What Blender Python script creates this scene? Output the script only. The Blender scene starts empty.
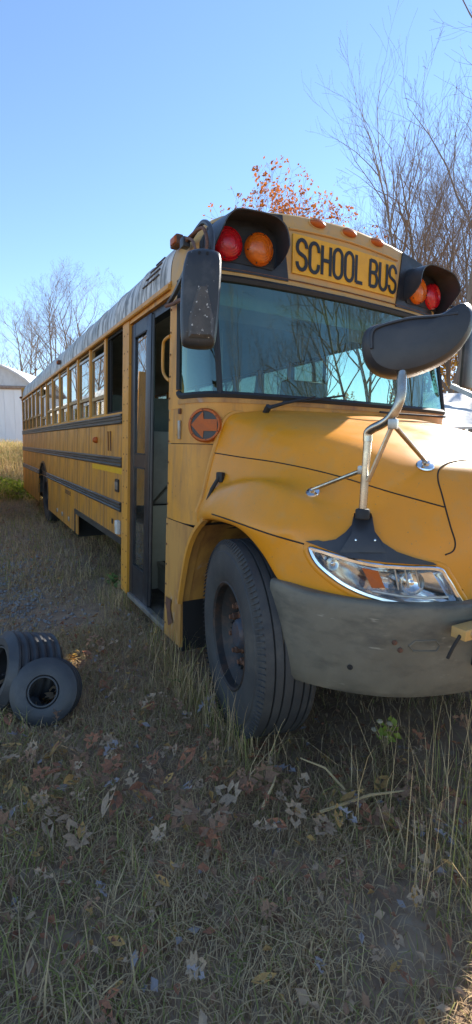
import bpy, bmesh, math, random
import numpy as np
from mathutils import Vector, Matrix
from mathutils.bvhtree import BVHTree
R = math.radians
rnd = random.Random(7)
sc = bpy.context.scene
COL = sc.collection

# ------------------------------------------------------------------ camera
# bus frame: X forward along the bus, Y towards its far side, Z up; near side of the bus at Y = 0
F_PX, CX, CY = 472.0, 236.0, 512.0
CAM = np.array([4.1658, -1.1935, 1.5])
AX = np.array([[0.48952711, 0.13060145, -0.86215223],
               [0.87171946, -0.04875632, 0.4875736],
               [0.02164245, -0.99023537, -0.13771537]])     # camera right / down / forward -> world
cd = bpy.data.cameras.new('camera'); cam = bpy.data.objects.new('camera', cd); COL.objects.link(cam)
r_, d_, f_ = AX[:, 0], AX[:, 1], AX[:, 2]
cam.matrix_world = Matrix(((r_[0], -d_[0], -f_[0], CAM[0]), (r_[1], -d_[1], -f_[1], CAM[1]), (r_[2], -d_[2], -f_[2], CAM[2]), (0, 0, 0, 1)))
cd.sensor_fit = 'HORIZONTAL'; cd.sensor_width = 36; cd.lens = 36.0 * F_PX / 472.0
cd.clip_start = 0.05; cd.clip_end = 2000
sc.camera = cam
# ------------------------------------------------------------------ sky, sun, exposure
SUN_AZ, SUN_EL = R(109), R(32)          # azimuth measured from +X towards +Y
SD = Vector((math.cos(SUN_EL) * math.cos(SUN_AZ), math.cos(SUN_EL) * math.sin(SUN_AZ), math.sin(SUN_EL)))
w = bpy.data.worlds.new('World'); sc.world = w; w.use_nodes = True
nt = w.node_tree; nt.nodes.clear()
sky = nt.nodes.new('ShaderNodeTexSky'); sky.sky_type = 'NISHITA'; sky.sun_disc = False
sky.sun_elevation = SUN_EL; sky.sun_rotation = math.pi / 2 - SUN_AZ; sky.altitude = 200
sky.air_density = 1.0; sky.dust_density = 0.0; sky.ozone_density = 3.2
bg = nt.nodes.new('ShaderNodeBackground'); bg.inputs['Strength'].default_value = 0.112
wo = nt.nodes.new('ShaderNodeOutputWorld')
nt.links.new(sky.outputs[0], bg.inputs['Color']); nt.links.new(bg.outputs[0], wo.inputs['Surface'])
sl = bpy.data.lights.new('sun', 'SUN'); sl.energy = 5.0; sl.angle = R(0.5); sl.color = (1.0, 0.93, 0.82)
so = bpy.data.objects.new('sun', sl); COL.objects.link(so); so.rotation_euler = SD.to_track_quat('Z', 'Y').to_euler()
so.location = (10, 30, 30)
sc.view_settings.view_transform = 'Standard'; sc.view_settings.look = 'None'
sc.view_settings.exposure = 1.38; sc.view_settings.gamma = 1.0; sc.view_settings.use_curve_mapping = False

# ------------------------------------------------------------------ materials
def mat(name, col, rough=0.6, metal=0.0, col2=None, scale=6.0, stretch=(1, 1, 1), lo=0.4, hi=0.7, bump=0.0, bscale=60.0,
        col3=None, scale3=2.0, stretch3=(1, 1, 1), lo3=0.55, hi3=0.75, rough2=None, spec=0.5, coat=0.0, trans=0.0, emit=None, world=False, col4=None, scale4=40.0, lo4=0.68, hi4=0.72, stretch4=(1, 1, 1), wave=0.0, wscale=4.0):
    m = bpy.data.materials.new(name); m.use_nodes = True
    n = m.node_tree.nodes; l = m.node_tree.links
    b = n['Principled BSDF']
    b.inputs['Base Color'].default_value = (*col, 1); b.inputs['Roughness'].default_value = rough
    b.inputs['Metallic'].default_value = metal; b.inputs['Specular IOR Level'].default_value = spec
    b.inputs['Coat Weight'].default_value = coat; b.inputs['Coat Roughness'].default_value = 0.15
    if world:
        g = n.new('ShaderNodeNewGeometry'); src = g.outputs['Position']
    else:
        g = n.new('ShaderNodeTexCoord'); src = g.outputs['Object']
    def noise(s, st, lo, hi, det=6.0):
        mp = n.new('ShaderNodeMapping'); mp.inputs['Scale'].default_value = st
        nz = n.new('ShaderNodeTexNoise'); nz.inputs['Scale'].default_value = s; nz.inputs['Detail'].default_value = det; nz.inputs['Roughness'].default_value = 0.62
        rp = n.new('ShaderNodeMapRange'); rp.inputs['From Min'].default_value = lo; rp.inputs['From Max'].default_value = hi
        l.new(src, mp.inputs['Vector']); l.new(mp.outputs[0], nz.inputs['Vector']); l.new(nz.outputs['Fac'], rp.inputs['Value'])
        return rp.outputs[0]
    cur = None
    if col2:
        f1 = noise(scale, stretch, lo, hi)
        mx = n.new('ShaderNodeMix'); mx.data_type = 'RGBA'
        mx.inputs[6].default_value = (*col, 1); mx.inputs[7].default_value = (*col2, 1)
        l.new(f1, mx.inputs[0]); cur = mx.outputs[2]
        if rough2 is not None:
            mr = n.new('ShaderNodeMapRange'); mr.inputs['To Min'].default_value = rough; mr.inputs['To Max'].default_value = rough2
            l.new(f1, mr.inputs['Value']); l.new(mr.outputs[0], b.inputs['Roughness'])
    if col3:
        f2 = noise(scale3, stretch3, lo3, hi3)
        mx2 = n.new('ShaderNodeMix'); mx2.data_type = 'RGBA'
        if cur: l.new(cur, mx2.inputs[6])
        else: mx2.inputs[6].default_value = (*col, 1)
        mx2.inputs[7].default_value = (*col3, 1); l.new(f2, mx2.inputs[0]); cur = mx2.outputs[2]
    if col4:
        f4 = noise(scale4, stretch4, lo4, hi4, 3.0)
        mx4 = n.new('ShaderNodeMix'); mx4.data_type = 'RGBA'
        if cur: l.new(cur, mx4.inputs[6])
        else: mx4.inputs[6].default_value = (*col, 1)
        mx4.inputs[7].default_value = (*col4, 1); l.new(f4, mx4.inputs[0]); cur = mx4.outputs[2]
    if cur: l.new(cur, b.inputs['Base Color'])
    if wave:
        nw = n.new('ShaderNodeTexNoise'); nw.inputs['Scale'].default_value = wscale; nw.inputs['Detail'].default_value = 2
        l.new(src, nw.inputs['Vector']); bw = n.new('ShaderNodeBump'); bw.inputs['Strength'].default_value = wave; bw.inputs['Distance'].default_value = 0.02
        l.new(nw.outputs['Fac'], bw.inputs['Height']); l.new(bw.outputs[0], b.inputs['Normal'])
    if bump:
        nz = n.new('ShaderNodeTexNoise'); nz.inputs['Scale'].default_value = bscale; nz.inputs['Detail'].default_value = 4
        l.new(src, nz.inputs['Vector'])
        bp = n.new('ShaderNodeBump'); bp.inputs['Strength'].default_value = bump; bp.inputs['Distance'].default_value = 0.01
        l.new(nz.outputs['Fac'], bp.inputs['Height']); l.new(bp.outputs[0], b.inputs['Normal'])
        if wave: l.new(bw.outputs[0], bp.inputs['Normal'])
    if trans:
        tr = n.new('ShaderNodeBsdfTranslucent'); ms = n.new('ShaderNodeMixShader'); ms.inputs[0].default_value = trans
        if cur: l.new(cur, tr.inputs['Color'])
        else: tr.inputs['Color'].default_value = (*col, 1)
        l.new(b.outputs[0], ms.inputs[1]); l.new(tr.outputs[0], ms.inputs[2]); l.new(ms.outputs[0], n['Material Output'].inputs['Surface'])
    return m

def glass(name, tint, refl=1.0, base=0.05, rough=0.0, dirt=0.0, dirtcol=(0.3, 0.3, 0.27), gcol=(1, 1, 1)):
    m = bpy.data.materials.new(name); m.use_nodes = True
    n = m.node_tree.nodes; l = m.node_tree.links; n.remove(n['Principled BSDF'])
    t = n.new('ShaderNodeBsdfTransparent'); t.inputs[0].default_value = (*tint, 1)
    g = n.new('ShaderNodeBsdfGlossy'); g.inputs['Roughness'].default_value = rough; g.inputs[0].default_value = (*gcol, 1)
    lw = n.new('ShaderNodeLayerWeight'); lw.inputs[0].default_value = 0.5
    pw = n.new('ShaderNodeMath'); pw.operation = 'POWER'; pw.inputs[1].default_value = 3.2
    ma = n.new('ShaderNodeMath'); ma.operation = 'MULTIPLY_ADD'; ma.inputs[1].default_value = refl * 0.9; ma.inputs[2].default_value = base; ma.use_clamp = True
    l.new(lw.outputs['Facing'], pw.inputs[0]); l.new(pw.outputs[0], ma.inputs[0])
    ms = n.new('ShaderNodeMixShader'); l.new(ma.outputs[0], ms.inputs[0]); l.new(t.outputs[0], ms.inputs[1]); l.new(g.outputs[0], ms.inputs[2])
    out = ms.outputs[0]
    if dirt:
        tc = n.new('ShaderNodeTexCoord'); nz = n.new('ShaderNodeTexNoise'); nz.inputs['Scale'].default_value = 5; nz.inputs['Detail'].default_value = 8
        l.new(tc.outputs['Object'], nz.inputs['Vector'])
        mr = n.new('ShaderNodeMapRange'); mr.inputs['From Min'].default_value = 0.35; mr.inputs['From Max'].default_value = 0.75; mr.inputs['To Max'].default_value = dirt
        l.new(nz.outputs['Fac'], mr.inputs['Value'])
        df = n.new('ShaderNodeBsdfDiffuse'); df.inputs[0].default_value = (*dirtcol, 1)
        m2 = n.new('ShaderNodeMixShader'); l.new(mr.outputs[0], m2.inputs[0]); l.new(out, m2.inputs[1]); l.new(df.outputs[0], m2.inputs[2]); out = m2.outputs[0]
    l.new(out, n['Material Output'].inputs['Surface'])
    return m

YEL = (0.62, 0.285, 0.035)
M = {}
M['paint'] = mat('faded_yellow_paint', wave=0.25, wscale=6.0, col= (0.67, 0.295, 0.03), rough=0.44, col2=(0.50, 0.23, 0.045), scale=5, stretch=(1, 1, 0.45), lo=0.38, hi=0.7, rough2=0.62, bump=0.06, bscale=180, col3=(0.27, 0.145, 0.06), scale3=9, stretch3=(1, 1, 0.16), lo3=0.54, hi3=0.78, col4=(0.16, 0.075, 0.035), scale4=26, lo4=0.66, hi4=0.74)
M['hoodpaint'] = mat('sunbleached_yellow_paint', wave=0.12, wscale=5.0, col= (0.74, 0.275, 0.006), rough=0.30, col2=(0.62, 0.25, 0.022), scale=2.6, lo=0.36, hi=0.70, rough2=0.50, bump=0.05, bscale=240, col3=(0.56, 0.275, 0.06), scale3=9, lo3=0.52, hi3=0.85, coat=0.1, spec=0.4, col4=(0.36, 0.20, 0.07), scale4=95, lo4=0.66, hi4=0.72)
M['sidepaint'] = mat('dusty_streak_shaded_paint', wave=0.5, wscale=5.0, col= (0.60, 0.26, 0.028), rough=0.36, col2=(0.42, 0.19, 0.04), scale=10, stretch=(1, 1, 0.1), lo=0.40, hi=0.68, rough2=0.55, bump=0.04, bscale=90, col3=(0.20, 0.115, 0.06), scale3=4.5, stretch3=(1, 1, 0.25), lo3=0.46, hi3=0.74, col4=(0.15, 0.06, 0.03), scale4=30, lo4=0.68, hi4=0.74)  # vertical streaks put panel shading into the colour; darker blotches are grime
M['cappaint'] = mat('weathered_tan_yellow_paint', (0.56, 0.31, 0.08), 0.5, col2=(0.46, 0.29, 0.12), scale=14, lo=0.35, hi=0.65, bump=0.08, bscale=120,
                    col3=(0.24, 0.17, 0.09), scale3=26, stretch3=(1, 1, 0.4), lo3=0.6, hi3=0.8)
M['rustpaint'] = mat('rust_stained_paint', (0.52, 0.26, 0.06), 0.6, col2=(0.24, 0.10, 0.04), scale=6, stretch=(1, 1, 0.22), lo=0.44, hi=0.72, bump=0.1, bscale=60,
                     col3=(0.45, 0.40, 0.35), scale3=3, lo3=0.6, hi3=0.72)
M['roof'] = mat('dirty_white_roof', (0.62, 0.60, 0.56), 0.5, col2=(0.16, 0.145, 0.12), scale=9, stretch=(2.0, 0.6, 0.35), lo=0.42, hi=0.60, bump=0.1, bscale=40,
                col3=(0.07, 0.065, 0.055), scale3=24, stretch3=(1, 0.6, 0.3), lo3=0.54, hi3=0.68)
M['signpaint'] = mat('sign_yellow', (0.72, 0.36, 0.012), 0.45, col2=(0.62, 0.31, 0.02), scale=10, bump=0.03)
M['black'] = mat('black_letter_paint', (0.012, 0.012, 0.014), 0.5)
M['blackpanel'] = mat('black_panel_paint', (0.014, 0.015, 0.02), 0.38, col2=(0.03, 0.03, 0.033), scale=12)
M['rail'] = mat('weathered_black_rail', (0.028, 0.028, 0.027), 0.42, col2=(0.075, 0.073, 0.062), scale=9, stretch=(0.3, 1, 1), lo=0.4, hi=0.7, bump=0.04)
M['plastic'] = mat('faded_black_plastic', (0.022, 0.024, 0.03), 0.42, col2=(0.045, 0.045, 0.05), scale=5, lo=0.4, hi=0.7, bump=0.05, bscale=200)
M['scuffed'] = mat('scuffed_black_plastic', (0.030, 0.031, 0.034), 0.4, col2=(0.075, 0.072, 0.068), scale=7, lo=0.5, hi=0.7, bump=0.1, bscale=200, col3=(0.45, 0.43, 0.4), scale3=60, lo3=0.68, hi3=0.72)
M['wedge'] = mat('worn_brown_black_plastic', (0.085, 0.075, 0.066), 0.55, col2=(0.05, 0.046, 0.042), scale=16, lo=0.4, hi=0.65, bump=0.3, bscale=150, col4=(0.55, 0.52, 0.48), scale4=48, lo4=0.62, hi4=0.66)
M['rubber'] = mat('black_rubber', (0.015, 0.015, 0.016), 0.65)
M['bumper'] = mat('dusty_grey_bumper', wave=0.35, wscale=6.0, col= (0.115, 0.105, 0.08), rough=0.45, col2=(0.17, 0.15, 0.11), scale=3.5, lo=0.38, hi=0.66, bump=0.07, bscale=70, col3=(0.06, 0.056, 0.046), scale3=6, stretch3=(0.6, 0.6, 1.6), lo3=0.52, hi3=0.75, rough2=0.65, col4=(0.26, 0.235, 0.18), scale4=22, stretch4=(0.35, 0.35, 1.5), lo4=0.66, hi4=0.74)
M['tyre'] = mat('dusty_tyre_rubber', (0.034, 0.034, 0.036), 0.7, col2=(0.062, 0.060, 0.056), scale=5, lo=0.35, hi=0.7, bump=0.14, bscale=90, col3=(0.12, 0.105, 0.085), scale3=4, lo3=0.56, hi3=0.8)
M['oldtyre'] = mat('weathered_black_rubber', (0.035, 0.036, 0.040), 0.5, col2=(0.06, 0.06, 0.063), scale=8, lo=0.35, hi=0.7, bump=0.1, bscale=60, col3=(0.11, 0.10, 0.09), scale3=4, lo3=0.6, hi3=0.8)
M['rim'] = mat('rusty_dark_rim', (0.020, 0.018, 0.018), 0.6, col2=(0.07, 0.036, 0.022), scale=14, lo=0.48, hi=0.68, bump=0.1)
M['rust'] = mat('rusty_steel', (0.17, 0.07, 0.035), 0.8, col2=(0.07, 0.04, 0.03), scale=25, bump=0.25, bscale=70)
M['hub'] = mat('dark_blue_grey_hub', (0.045, 0.055, 0.075), 0.5, col2=(0.11, 0.06, 0.04), scale=16)
M['chrome'] = mat('chrome', (0.80, 0.79, 0.77), 0.09, 1.0, col2=(0.6, 0.58, 0.54), scale=20, rough2=0.22)
M['steel'] = mat('stained_stainless_tube', (0.55, 0.50, 0.43), 0.22, 1.0, col2=(0.34, 0.27, 0.2), scale=14, rough2=0.4)
M['alu'] = mat('dull_aluminium', (0.50, 0.49, 0.46), 0.4, 0.8, col2=(0.25, 0.24, 0.22), scale=9)
M['sash'] = mat('yellowed_window_frame', (0.40, 0.25, 0.09), 0.5, col2=(0.26, 0.18, 0.09), scale=8, bump=0.05)
M['darkmetal'] = mat('dark_chassis_metal', (0.012, 0.011, 0.010), 0.8)
M['interior'] = mat('grey_green_interior', (0.36, 0.38, 0.33), 0.6, col2=(0.25, 0.27, 0.235), scale=3)
M['ceiling'] = mat('pale_ceiling_lining', (0.42, 0.43, 0.40), 0.5, col2=(0.3, 0.31, 0.29), scale=2)
M['floor'] = mat('black_ribbed_floor', (0.03, 0.03, 0.032), 0.7, col2=(0.09, 0.085, 0.075), scale=8)
M['seat'] = mat('grey_green_seat_vinyl', (0.10, 0.115, 0.10), 0.45, col2=(0.14, 0.15, 0.13), scale=6)
M['grey'] = mat('light_grey_panel', (0.36, 0.38, 0.36), 0.5, col2=(0.25, 0.26, 0.24), scale=5)
M['white'] = mat('white_plastic', (0.62, 0.62, 0.58), 0.45, col2=(0.4, 0.39, 0.35), scale=12)
M['red'] = mat('red_lamp_lens', (0.60, 0.010, 0.022), 0.14, coat=0.5, col2=(0.42, 0.01, 0.018), scale=40, bump=0.35, bscale=90, trans=0.15)
M['amber'] = mat('amber_lamp_lens', (0.72, 0.16, 0.008), 0.16, coat=0.5, col2=(0.55, 0.12, 0.01), scale=40, bump=0.35, bscale=90, trans=0.15)
M['orange'] = mat('faded_orange_lens', (0.46, 0.10, 0.012), 0.4, spec=0.3, col2=(0.34, 0.085, 0.02), scale=16, bump=0.15, bscale=80)
M['tape'] = mat('yellow_reflective_tape', (0.72, 0.40, 0.01), 0.4, col2=(0.6, 0.33, 0.02), scale=10)
M['wood'] = mat('dark_brown_wood', (0.1, 0.07, 0.05), 0.8, col2=(0.2, 0.15, 0.1), scale=9)  # dark brown timber mottled with a paler brown
M['winglass'] = glass('tinted_window_glass', (0.52, 0.56, 0.53), refl=0.9, base=0.16, dirt=0.14)
M['windshield'] = glass('windshield_glass', (0.38, 0.60, 0.50), refl=1.0, base=0.20, dirt=0.10, dirtcol=(0.20, 0.27, 0.25), gcol=(0.62, 0.84, 0.74))
M['lens'] = glass('headlight_lens', (0.93, 0.94, 0.95), refl=0.8, base=0.06, dirt=0.12, dirtcol=(0.6, 0.6, 0.62))
M['mirrorglass'] = mat('mirror_glass', (0.85, 0.86, 0.88), 0.03, 1.0)
M['shedwall'] = mat('white_metal_siding', (0.84, 0.82, 0.80), 0.55, col2=(0.76, 0.73, 0.71), scale=3, stretch=(1, 1, 0.2))
M['shedtrim'] = mat('brown_rust_trim', (0.34, 0.25, 0.19), 0.7, col2=(0.2, 0.13, 0.1), scale=6)
M['shedroof'] = mat('pale_metal_roof', (0.60, 0.59, 0.58), 0.45, col2=(0.5, 0.48, 0.47), scale=4)
M['bark'] = mat('grey_brown_bark', (0.17, 0.135, 0.105), 0.9, col2=(0.26, 0.22, 0.18), scale=4, stretch=(1, 1, 0.3), bump=0.3, bscale=12)
M['twig'] = mat('pale_bare_twigs', (0.19, 0.13, 0.09), 0.9, col2=(0.26, 0.185, 0.13), scale=1.5)
M['leaf_orange'] = mat('orange_autumn_leaves', (0.46, 0.16, 0.025), 0.7, col2=(0.34, 0.09, 0.03), scale=1.3, trans=0.45)
M['leaf_gold'] = mat('golden_autumn_leaves', (0.55, 0.33, 0.04), 0.7, col2=(0.42, 0.2, 0.03), scale=1.3, trans=0.45)
M['evergreen'] = mat('dark_green_foliage', (0.04, 0.06, 0.022), 0.7, col2=(0.08, 0.09, 0.03), scale=1.3, trans=0.3)
M['soil'] = mat('leaf_strewn_soil', (0.36, 0.235, 0.14), 0.95, col2=(0.22, 0.14, 0.085), scale=5, lo=0.35, hi=0.65, bump=0.6, bscale=28, col3=(0.36, 0.27, 0.18), scale3=16, lo3=0.52, hi3=0.72, world=True)
M['gravel'] = mat('pale_gravel', (0.30, 0.285, 0.27), 0.9, col2=(0.20, 0.18, 0.165), scale=5)
M['grass_g'] = mat('green_grass', (0.27, 0.27, 0.075), 0.7, spec=0.15, col2=(0.38, 0.34, 0.12), scale=1.2, trans=0.3, world=True)
M['grass_d'] = mat('dry_straw_grass', (0.64, 0.46, 0.24), 0.75, spec=0.15, col2=(0.48, 0.34, 0.17), scale=1.5, trans=0.25, world=True)
M['grass_b'] = mat('brown_dead_grass', (0.48, 0.32, 0.17), 0.8, spec=0.15, col2=(0.54, 0.38, 0.22), scale=1.5, trans=0.2, world=True)
M['brush'] = mat('golden_field_grass', (0.62, 0.46, 0.22), 0.8, spec=0.15, col2=(0.46, 0.36, 0.15), scale=0.6, trans=0.5, world=True)
def lm_(n, a, b, t=0.15): return mat(n, a, 0.75, col2=b, scale=14, trans=t, bump=0.3, bscale=60, spec=0.12)
LEAFM = [lm_('brown_oak_leaf', (0.36, 0.20, 0.115), (0.22, 0.12, 0.075)), lm_('tan_dry_leaf', (0.50, 0.34, 0.21), (0.34, 0.22, 0.14)), lm_('russet_leaf', (0.40, 0.17, 0.09), (0.25, 0.11, 0.065)),
         lm_('grey_leaf_underside', (0.36, 0.31, 0.29), (0.26, 0.22, 0.205), 0.1), lm_('ochre_leaf', (0.54, 0.32, 0.11), (0.38, 0.20, 0.08), 0.2), lm_('green_leaf', (0.15, 0.23, 0.07), (0.10, 0.16, 0.05), 0.3)]
M['weed'] = mat('yellow_green_weed_leaf', (0.34, 0.38, 0.05), 0.6, col2=(0.22, 0.30, 0.05), scale=12, trans=0.4)
M['weedy'] = mat('yellow_orange_weed_leaf', (0.55, 0.36, 0.08), 0.6, col2=(0.5, 0.2, 0.05), scale=12, trans=0.4)
M['seedhead'] = mat('pale_dry_flower_head', (0.42, 0.35, 0.24), 0.9)

# ------------------------------------------------------------------ mesh helpers
class G:
    """collects vertices and faces of ONE mesh"""
    def __init__(s): s.v = []; s.f = []; s.m = []
    def add(s, v, f, mi=0):
        o = len(s.v); s.v += [tuple(map(float, p)) for p in v]; s.f += [tuple(i + o for i in q) for q in f]; s.m += [mi] * len(f); return s
    def box(s, c, d, rz=0.0, mi=0, ch=0.0):
        x, y, z = d[0] / 2, d[1] / 2, d[2] / 2
        if ch <= 0:
            v = [(a * x, b * y, e * z) for a in (-1, 1) for b in (-1, 1) for e in (-1, 1)]
            f = [(0, 1, 3, 2), (4, 6, 7, 5), (0, 4, 5, 1), (2, 3, 7, 6), (0, 2, 6, 4), (1, 5, 7, 3)]
        else:
            bm = bmesh.new(); bmesh.ops.create_cube(bm, size=1)
            for q in bm.verts: q.co = Vector((q.co.x * 2 * x, q.co.y * 2 * y, q.co.z * 2 * z))
            bmesh.ops.bevel(bm, geom=bm.edges[:], offset=ch, segments=2, affect='EDGES', profile=0.6)
            bm.verts.index_update(); v = [tuple(q.co) for q in bm.verts]; f = [tuple(q.index for q in fc.verts) for fc in bm.faces]; bm.free()
        if rz:
            cs, sn = math.cos(rz), math.sin(rz); v = [(a * cs - b * sn, a * sn + b * cs, e) for a, b, e in v]
        return s.add([(a + c[0], b + c[1], e + c[2]) for a, b, e in v], f, mi)
    def b2(s, lo, hi, ch=0.0, mi=0):
        return s.box([(a + b) / 2 for a, b in zip(lo, hi)], [b - a for a, b in zip(lo, hi)], 0, mi, ch)
    def tube(s, pts, r, n=8, cap=True, mi=0):
        pts = [Vector(p) for p in pts]; k = len(pts); rr = r if isinstance(r, (list, tuple)) else [r] * k
        vs = []; fs = []; up = None
        for i, p in enumerate(pts):
            t = (pts[min(i + 1, k - 1)] - pts[max(i - 1, 0)]).normalized()
            if up is None: up = t.orthogonal().normalized()
            else: up = (up - t * up.dot(t)).normalized()
            b = t.cross(up)
            for j in range(n):
                a = 2 * math.pi * j / n; vs.append(p + (up * math.cos(a) + b * math.sin(a)) * rr[i])
        for i in range(k - 1):
            for j in range(n): fs.append((i * n + j, i * n + (j + 1) % n, (i + 1) * n + (j + 1) % n, (i + 1) * n + j))
        if cap: fs.append(tuple(range(n - 1, -1, -1))); fs.append(tuple((k - 1) * n + j for j in range(n)))
        return s.add(vs, fs, mi)
    def lathe(s, prof, c, axis, n=32, mi=0, closed=False, squash=None):
        """prof: (radius, along-axis) pairs"""
        ax = Vector(axis).normalized(); u = ax.orthogonal().normalized(); b = ax.cross(u); c = Vector(c); k = len(prof); vs = []; fs = []
        for (r, h) in prof:
            for j in range(n):
                a = 2 * math.pi * j / n; vs.append(c + ax * h + (u * math.cos(a) + b * math.sin(a)) * r)
        for i in range(k - 1 + (1 if closed else 0)):
            i2 = (i + 1) % k
            for j in range(n): fs.append((i * n + j, i * n + (j + 1) % n, i2 * n + (j + 1) % n, i2 * n + j))
        return s.add(vs, fs, mi)
    def disc(s, c, axis, r, n=24, mi=0):
        ax = Vector(axis).normalized(); u = ax.orthogonal().normalized(); b = ax.cross(u); c = Vector(c)
        return s.add([c + (u * math.cos(2 * math.pi * j / n) + b * math.sin(2 * math.pi * j / n)) * r for j in range(n)], [tuple(range(n))], mi)
    def loft(s, secs, closed=False, mi=0, cap=False):
        k = len(secs); n = len(secs[0]); vs = [p for q in secs for p in q]; fs = []
        for i in range(k - 1):
            for j in range(n if closed else n - 1):
                j2 = (j + 1) % n; fs.append((i * n + j, i * n + j2, (i + 1) * n + j2, (i + 1) * n + j))
        if cap and closed: fs.append(tuple(range(n - 1, -1, -1))); fs.append(tuple((k - 1) * n + j for j in range(n)))
        return s.add(vs, fs, mi)
    def prism(s, outline, off, mi=0):
        """outline: 3D polygon, off: extrusion vector"""
        n = len(outline); a = [Vector(p) for p in outline]; b = [p + Vector(off) for p in a]
        fs = [tuple(range(n - 1, -1, -1)), tuple(range(n, 2 * n))] + [(i, (i + 1) % n, n + (i + 1) % n, n + i) for i in range(n)]
        return s.add(a + b, fs, mi)
    def mirror(s):
        g = G(); g.v = [(x, 2.4 - y, z) for x, y, z in s.v]; g.f = [tuple(reversed(q)) for q in s.f]; g.m = list(s.m); return g
WL = {}
def build(name, g, mats, parent=None, smooth=35, label=None, cat=None, group=None, kind=None, origin=None):
    mats = mats if isinstance(mats, (list, tuple)) else [mats]
    V = np.array(g.v, dtype=float)
    c = np.array(origin) if origin is not None else (V.min(0) + V.max(0)) / 2
    me = bpy.data.meshes.new(name); me.from_pydata((V - c).tolist(), [], g.f)
    for m in mats: me.materials.append(M[m] if isinstance(m, str) else m)
    if len(mats) > 1: me.polygons.foreach_set('material_index', g.m)
    bm = bmesh.new(); bm.from_mesh(me)
    if len(bm.faces) < 20000: bmesh.ops.recalc_face_normals(bm, faces=bm.faces[:])
    bm.to_mesh(me); bm.free()
    if smooth: me.shade_smooth(); me.set_sharp_from_angle(angle=R(smooth))
    me.update()
    o = bpy.data.objects.new(name, me); COL.objects.link(o); place(o, c, parent)
    tag(o, label, cat, group, kind); return o
def place(o, world, parent):
    WL[o.name] = Vector(world)
    if parent is not None: o.parent = parent; o.location = Vector(world) - WL[parent.name]
    else: o.location = world
def tag(o, label=None, cat=None, group=None, kind=None):
    if label: o['label'] = label
    if cat: o['category'] = cat
    if group: o['group'] = group
    if kind: o['kind'] = kind
def root(name, loc, label, cat, group=None):
    o = bpy.data.objects.new(name, None); COL.objects.link(o); o.location = loc; o.empty_display_size = 0.2
    WL[o.name] = Vector(loc); tag(o, label, cat, group); return o
def inst(name, me, loc, rot=(0, 0, 0), scale=(1, 1, 1), parent=None):
    o = bpy.data.objects.new(name, me); COL.objects.link(o); o.rotation_euler = rot; o.scale = scale; place(o, loc, parent); return o
def copy_tree(o, loc, rot=None, scale=None, label=None, parent=None):
    c = o.copy(); COL.objects.link(c)
    if parent is None:
        c.location = loc
        if rot is not None: c.rotation_euler = (0, 0, rot)
        if scale is not None: c.scale = scale
        if label: c['label'] = label
    else: c.parent = parent
    for ch in o.children: copy_tree(ch, None, parent=c)
    return c
def ray(px, py): return Vector(AX @ np.array([px - CX, py - CY, F_PX]))
CV = Vector(CAM)
def hit(px, py, axis, val):
    r = ray(px, py); return CV + r * ((val - CV[axis]) / r[axis])
def hit_plane(px, py, p, n):
    r = ray(px, py); n = Vector(n); return CV + r * ((Vector(p) - CV).dot(n) / r.dot(n))
def catmull(P, sub, closed=False):
    P = [np.array(p, float) for p in P]; n = len(P); out = []
    for i in range(n if closed else n - 1):
        if closed: p0, p1, p2, p3 = P[(i - 1) % n], P[i], P[(i + 1) % n], P[(i + 2) % n]
        else:
            p1, p2 = P[i], P[i + 1]; p0 = P[i - 1] if i else 2 * p1 - p2; p3 = P[i + 2] if i + 2 < n else 2 * p2 - p1
        for k in range(sub):
            t = k / sub
            out.append(0.5 * (2 * p1 + (p2 - p0) * t + (2 * p0 - 5 * p1 + 4 * p2 - p3) * t * t + (3 * p1 - p0 - 3 * p2 + p3) * t ** 3))
    if not closed: out.append(P[-1])
    return out
def ys(z): return 0.0196 * (z - 0.2)          # slight tumblehome of the bus side

# ------------------------------------------------------------------ ground
def gz(x, y):
    z = 0.018 * math.sin(2.1 * x + 1.3 * y) + 0.014 * math.sin(4.3 * y - 1.7 * x + 1) + 0.008 * math.sin(9 * x + 7 * y)
    t = min(max((-9.6 - x) / 9.0, 0), 1); z += 1.15 * t * t * (3 - 2 * t)
    t = min(max((-18 - x) / 60.0, 0), 1); z += 1.5 * t
    t = min(max((y - 3.2) / 8.0, 0), 1); z += 0.25 * t
    return z - 0.02
xs = sorted(set([-400, -250, -150, -100, -70, -50, -40, -32, -26, -22] + [-20 + 0.5 * i for i in range(22)] + [-9 + 0.15 * i for i in range(94)] + [5.2, 5.6, 6.2, 7, 8, 10, 13, 18, 25, 40, 70, 120, 250, 400]))
yy = sorted(set([-400, -200, -100, -50, -30, -20, -14, -10, -8, -6, -5, -4] + [-3.5 + 0.15 * i for i in range(38)] + [2.4, 3, 4, 5, 6, 8, 10, 13, 17, 22, 30, 45, 70, 120, 250, 400]))
g = G(); nx, ny = len(xs), len(yy)
g.add([(x, y, gz(x, y)) for x in xs for y in yy], [(i * ny + j, (i + 1) * ny + j, (i + 1) * ny + j + 1, i * ny + j + 1) for i in range(nx - 1) for j in range(ny - 1)])
ground = build('ground', g, 'soil', kind='structure', origin=(0, 0, 0), smooth=180)

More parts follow.
